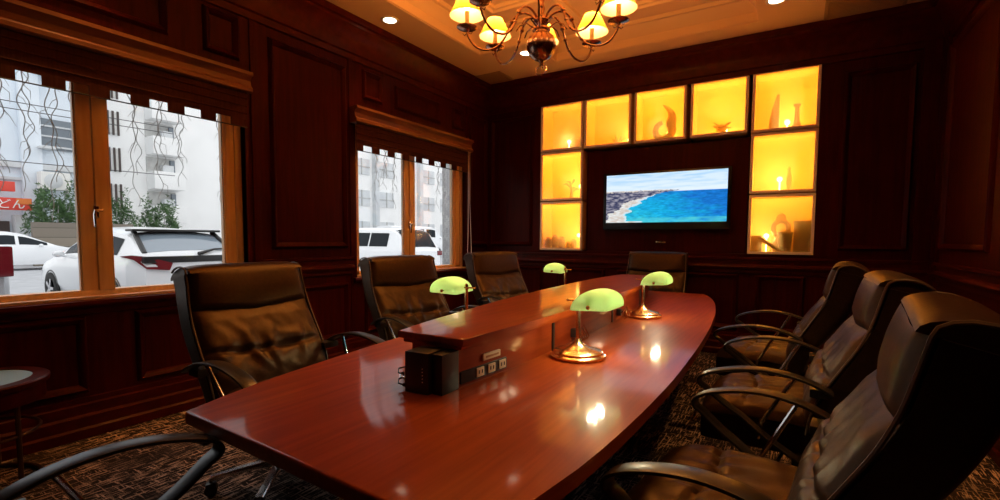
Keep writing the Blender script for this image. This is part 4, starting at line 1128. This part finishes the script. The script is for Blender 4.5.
# shop sign
sg = thing('shop_sign', 'red and white shop sign with orange end on the pale blue front', 'sign', (-31.0, 4.8, 2.5))
m = MB(); m.bb(-.20, 0, 0, 3.3, 0, .56, .02); m.build('sign_box', M['signred'], sg)
m = MB(); m.bb(0, .02, 2.75, 3.28, .28, .54); m.build('orange_end', M['signorange'], sg, 0)
m = MB(); m.bb(-.20, .0, .0, 2.75, .85, 1.30, .02); m.build('red_awning_board', M['signred'], sg)
def text(body, size, loc, rot, mat, parent, depth=.01):
    cu = bpy.data.curves.new('lettering', 'FONT'); cu.body = body; cu.size = size; cu.extrude = depth
    t = bpy.data.objects.new('lettering', cu); COL.objects.link(t)
    dg = bpy.context.evaluated_depsgraph_get(); me_ = bpy.data.meshes.new_from_object(t.evaluated_get(dg))
    COL.objects.unlink(t); bpy.data.objects.remove(t)
    o = bpy.data.objects.new('lettering', me_); COL.objects.link(o); me_.materials.append(mat) if not me_.materials else None
    me_.materials.clear(); me_.materials.append(mat)
    o.location = loc; o.rotation_euler = rot; o.parent = parent
    return o
text('うどん', .48, (.02, 1.62, .10), (R(90), 0, R(90)), M['signwhite'], sg)

# shrubs, stone wall, outdoor unit
def shrub(label, cx, cy, rx, ry, h, n, seed):
    r_ = random.Random(seed)
    root = thing('shrub', label, 'shrub', (cx, cy, GZ), 0, 'shrubs across the street')
    m = MB()
    for k in range(n):
        a = r_.uniform(0, 2*PI); e = r_.uniform(-.3, 1); q = r_.uniform(.45, 1)**.5
        lump = 1+.25*math.sin(3*a+seed)+.2*math.sin(5*e+a*2)
        p = Vector((rx*math.cos(a)*q*lump*math.sqrt(max(.05, 1-e*e*.8)), ry*math.sin(a)*q*lump*math.sqrt(max(.05, 1-e*e*.8)), h*(.52+.48*e*q*lump*.9)))
        d = Vector((r_.uniform(-1, 1), r_.uniform(-1, 1), r_.uniform(-.6, 1))).normalized(); s = d.orthogonal().normalized(); l = r_.uniform(.10, .19)
        m._add([p-s*l*.4, p+d*l*.6, p+s*l*.4, p+d*l*1.5], [(0, 1, 3), (1, 2, 3)])
    m.build('foliage', M['leaf'], root, 0)
    m = MB()
    for k in range(6):
        a = k*1.05; m.tube([(0, 0, 0), (.2*math.cos(a), .2*math.sin(a), h*.3), (rx*.6*math.cos(a), ry*.6*math.sin(a), h*.75)], [.06, .04, .015], 6)
    m.build('stem', M['bark'], root)
shrub('broad dark green shrub over the stone wall beside the shop', -29.6, 8.5, .85, .95, 3.6, 1800, 3)
shrub('dark green shrub reaching up between the two apartment blocks', -29.6, 10.75, .85, .9, 3.5, 1300, 5)
shrub('green shrub showing in the second pane above the white hatchback', -29.6, 12.9, .85, .9, 3.3, 1400, 8)
m = MB(); m.bb(-28.3, -28.0, 7.3, 11.0, GZ, 1.9, .03); tag(m.build('garden_wall', M['stone']), 'low stone block wall under the shrubs across the street', 'wall')
ac = thing('outdoor_unit', 'cream air conditioner unit mounted above the shrub', 'air conditioner', (-31.2, 9.0, 3.55))
m = MB(); m.bb(-.3, .3, -.55, .55, 0, .85, .03); m.build('casing', M['bldg_warm'], ac)
m = MB(); m.lathe([(.001, 0), (.33, 0), (.35, .02), (.33, .03)], 24, Matrix.Translation((.30, -.1, .42)) @ Matrix.Rotation(R(90), 4, 'Y')); m.build('fan_grille', M['bldg_grey'], ac)
m = MB(); m.bb(-.25, .2, -.5, -.44, -.3, 0); m.bb(-.25, .2, .44, .5, -.3, 0); m.build('bracket', M['concrete'], ac)
# overhead wires
for k, (z, lab) in enumerate(((7.05, 'upper overhead wire across the pale blue front'), (6.75, 'lower overhead wire across the pale blue front'), (4.55, 'low overhead wire crossing below the apartment window'))):
    m = MB(); m.tube([(-28.5, -6+1.6*j, z-.10*math.sin(PI*j/12)+.035*j*0) for j in range(13)], .018, 5); tag(m.build('overhead_wire', M['wire']), lab, 'wire', 'overhead wires')
# bare vine strands hanging outside the panes
def vine(label, x, y, z0, z1, seed, amp=.05):
    r_ = random.Random(seed); m = MB(); n = 34; L_ = (z0-z1)
    for st in range(2):
        pts = []; ph = r_.uniform(0, 6); zz = z1+(.0 if st == 0 else .25*L_)
        for k in range(n+1):
            t = k/n; pts.append((x+.012*math.sin(t*17+ph), y+amp*(math.sin(t*11+ph)*.6+.45*math.sin(t*27+2*ph))+(.02 if st else -.01), z0+(zz-z0)*t))
        m.tube(pts, [.0042-.002*k/n for k in range(n+1)], 5)
        for k in range(5, n, 6):
            p = Vector(pts[k]); s = 1 if r_.random() > .5 else -1
            m.tube([p, p+Vector((.01, s*r_.uniform(.015, .035), -r_.uniform(.01, .05))), p+Vector((0, s*r_.uniform(.03, .07), -r_.uniform(.06, .12)))], [.0026, .002, .001], 5)
    tag(m.build('hanging_vine', M['bark']), label, 'vine', 'bare vine strands outside the windows')
VN = [(1.08, 2.62, 1.45, 'leafless vine strand hanging at the outer edge of the near window'), (1.38, 2.62, 1.40, 'leafless vine strand hanging before the barred apartment window, near the mullion'), (1.52, 2.62, 1.72, 'short leafless vine strand hanging beside the mullion in the first pane'),
      (1.90, 2.62, 1.55, 'leafless vine strand hanging in front of the barred windows'), (2.08, 2.62, 1.62, 'leafless vine strand just before the balconies'), (2.62, 2.62, 1.60, 'long leafless vine strand hanging past the balconies'), (2.82, 2.62, 1.85, 'short leafless vine strand against the plain white wall'),
      (4.62, 2.62, 1.75, 'leafless vine strand at the near side of the far window'), (4.95, 2.62, 1.7, 'leafless vine strand above the van'), (5.25, 2.62, 1.85, 'leafless vine strand beside the far window mullion'), (5.9, 2.62, 1.75, 'leafless vine strand in the second pane of the far window'), (6.25, 2.62, 1.9, 'short leafless vine strand above the compact car')]
VN += [(1.23, 2.62, 1.62, 'thin leafless strand before the dark apartment window in the first pane'), (2.25, 2.62, 1.75, 'thin leafless strand crossing the balcony stack'), (2.98, 2.62, 1.7, 'leafless vine strand nearest the window frame on the white wall'),
       (4.78, 2.62, 1.95, 'thin leafless strand between the two above the van'), (6.05, 2.62, 1.65, 'thin leafless strand before the office column')]
for k, (y, z0, z1, lab) in enumerate(VN): vine(lab, -4.75, y, z0, z1, k+2, .03)

# ------------------------------------------------------------------ sky, camera, view
w = bpy.data.worlds.new('overcast_sky'); SC.world = w; w.use_nodes = True
bg = w.node_tree.nodes['Background']; bg.inputs['Color'].default_value = (.96, .98, 1.0, 1); bg.inputs['Strength'].default_value = 1.4

cam = bpy.data.cameras.new('camera'); co = bpy.data.objects.new('camera', cam); COL.objects.link(co)
cam.sensor_width = 36; cam.lens = 484.62/1000*36; cam.shift_y = .0202; cam.clip_start = .02; cam.clip_end = 500
yaw, pit, rol = R(31.525), R(3.738), R(.306)
f0 = Vector((-math.sin(yaw), math.cos(yaw), 0)); r0 = Vector((math.cos(yaw), math.sin(yaw), 0)); u0 = Vector((0, 0, 1))
f = f0*math.cos(pit)-u0*math.sin(pit); u = u0*math.cos(pit)+f0*math.sin(pit)
r_ = r0*math.cos(rol)+u*math.sin(rol); u2 = -r0*math.sin(rol)+u*math.cos(rol)
mw = Matrix.Identity(4)
for i in range(3): mw[i][0] = r_[i]; mw[i][1] = u2[i]; mw[i][2] = -f[i]
mw.translation = (0, 0, 1.3); co.matrix_world = mw
SC.camera = co
SC.view_settings.view_transform = 'Standard'; SC.view_settings.look = 'None'
SC.view_settings.exposure = 0; SC.view_settings.gamma = 1; SC.view_settings.use_curve_mapping = False
SC.cycles.use_denoising = True
SC.cycles.sample_clamp_indirect = 6
SC.cycles.max_bounces = 8; SC.cycles.transparent_max_bounces = 12
SC.cycles.caustics_reflective = False
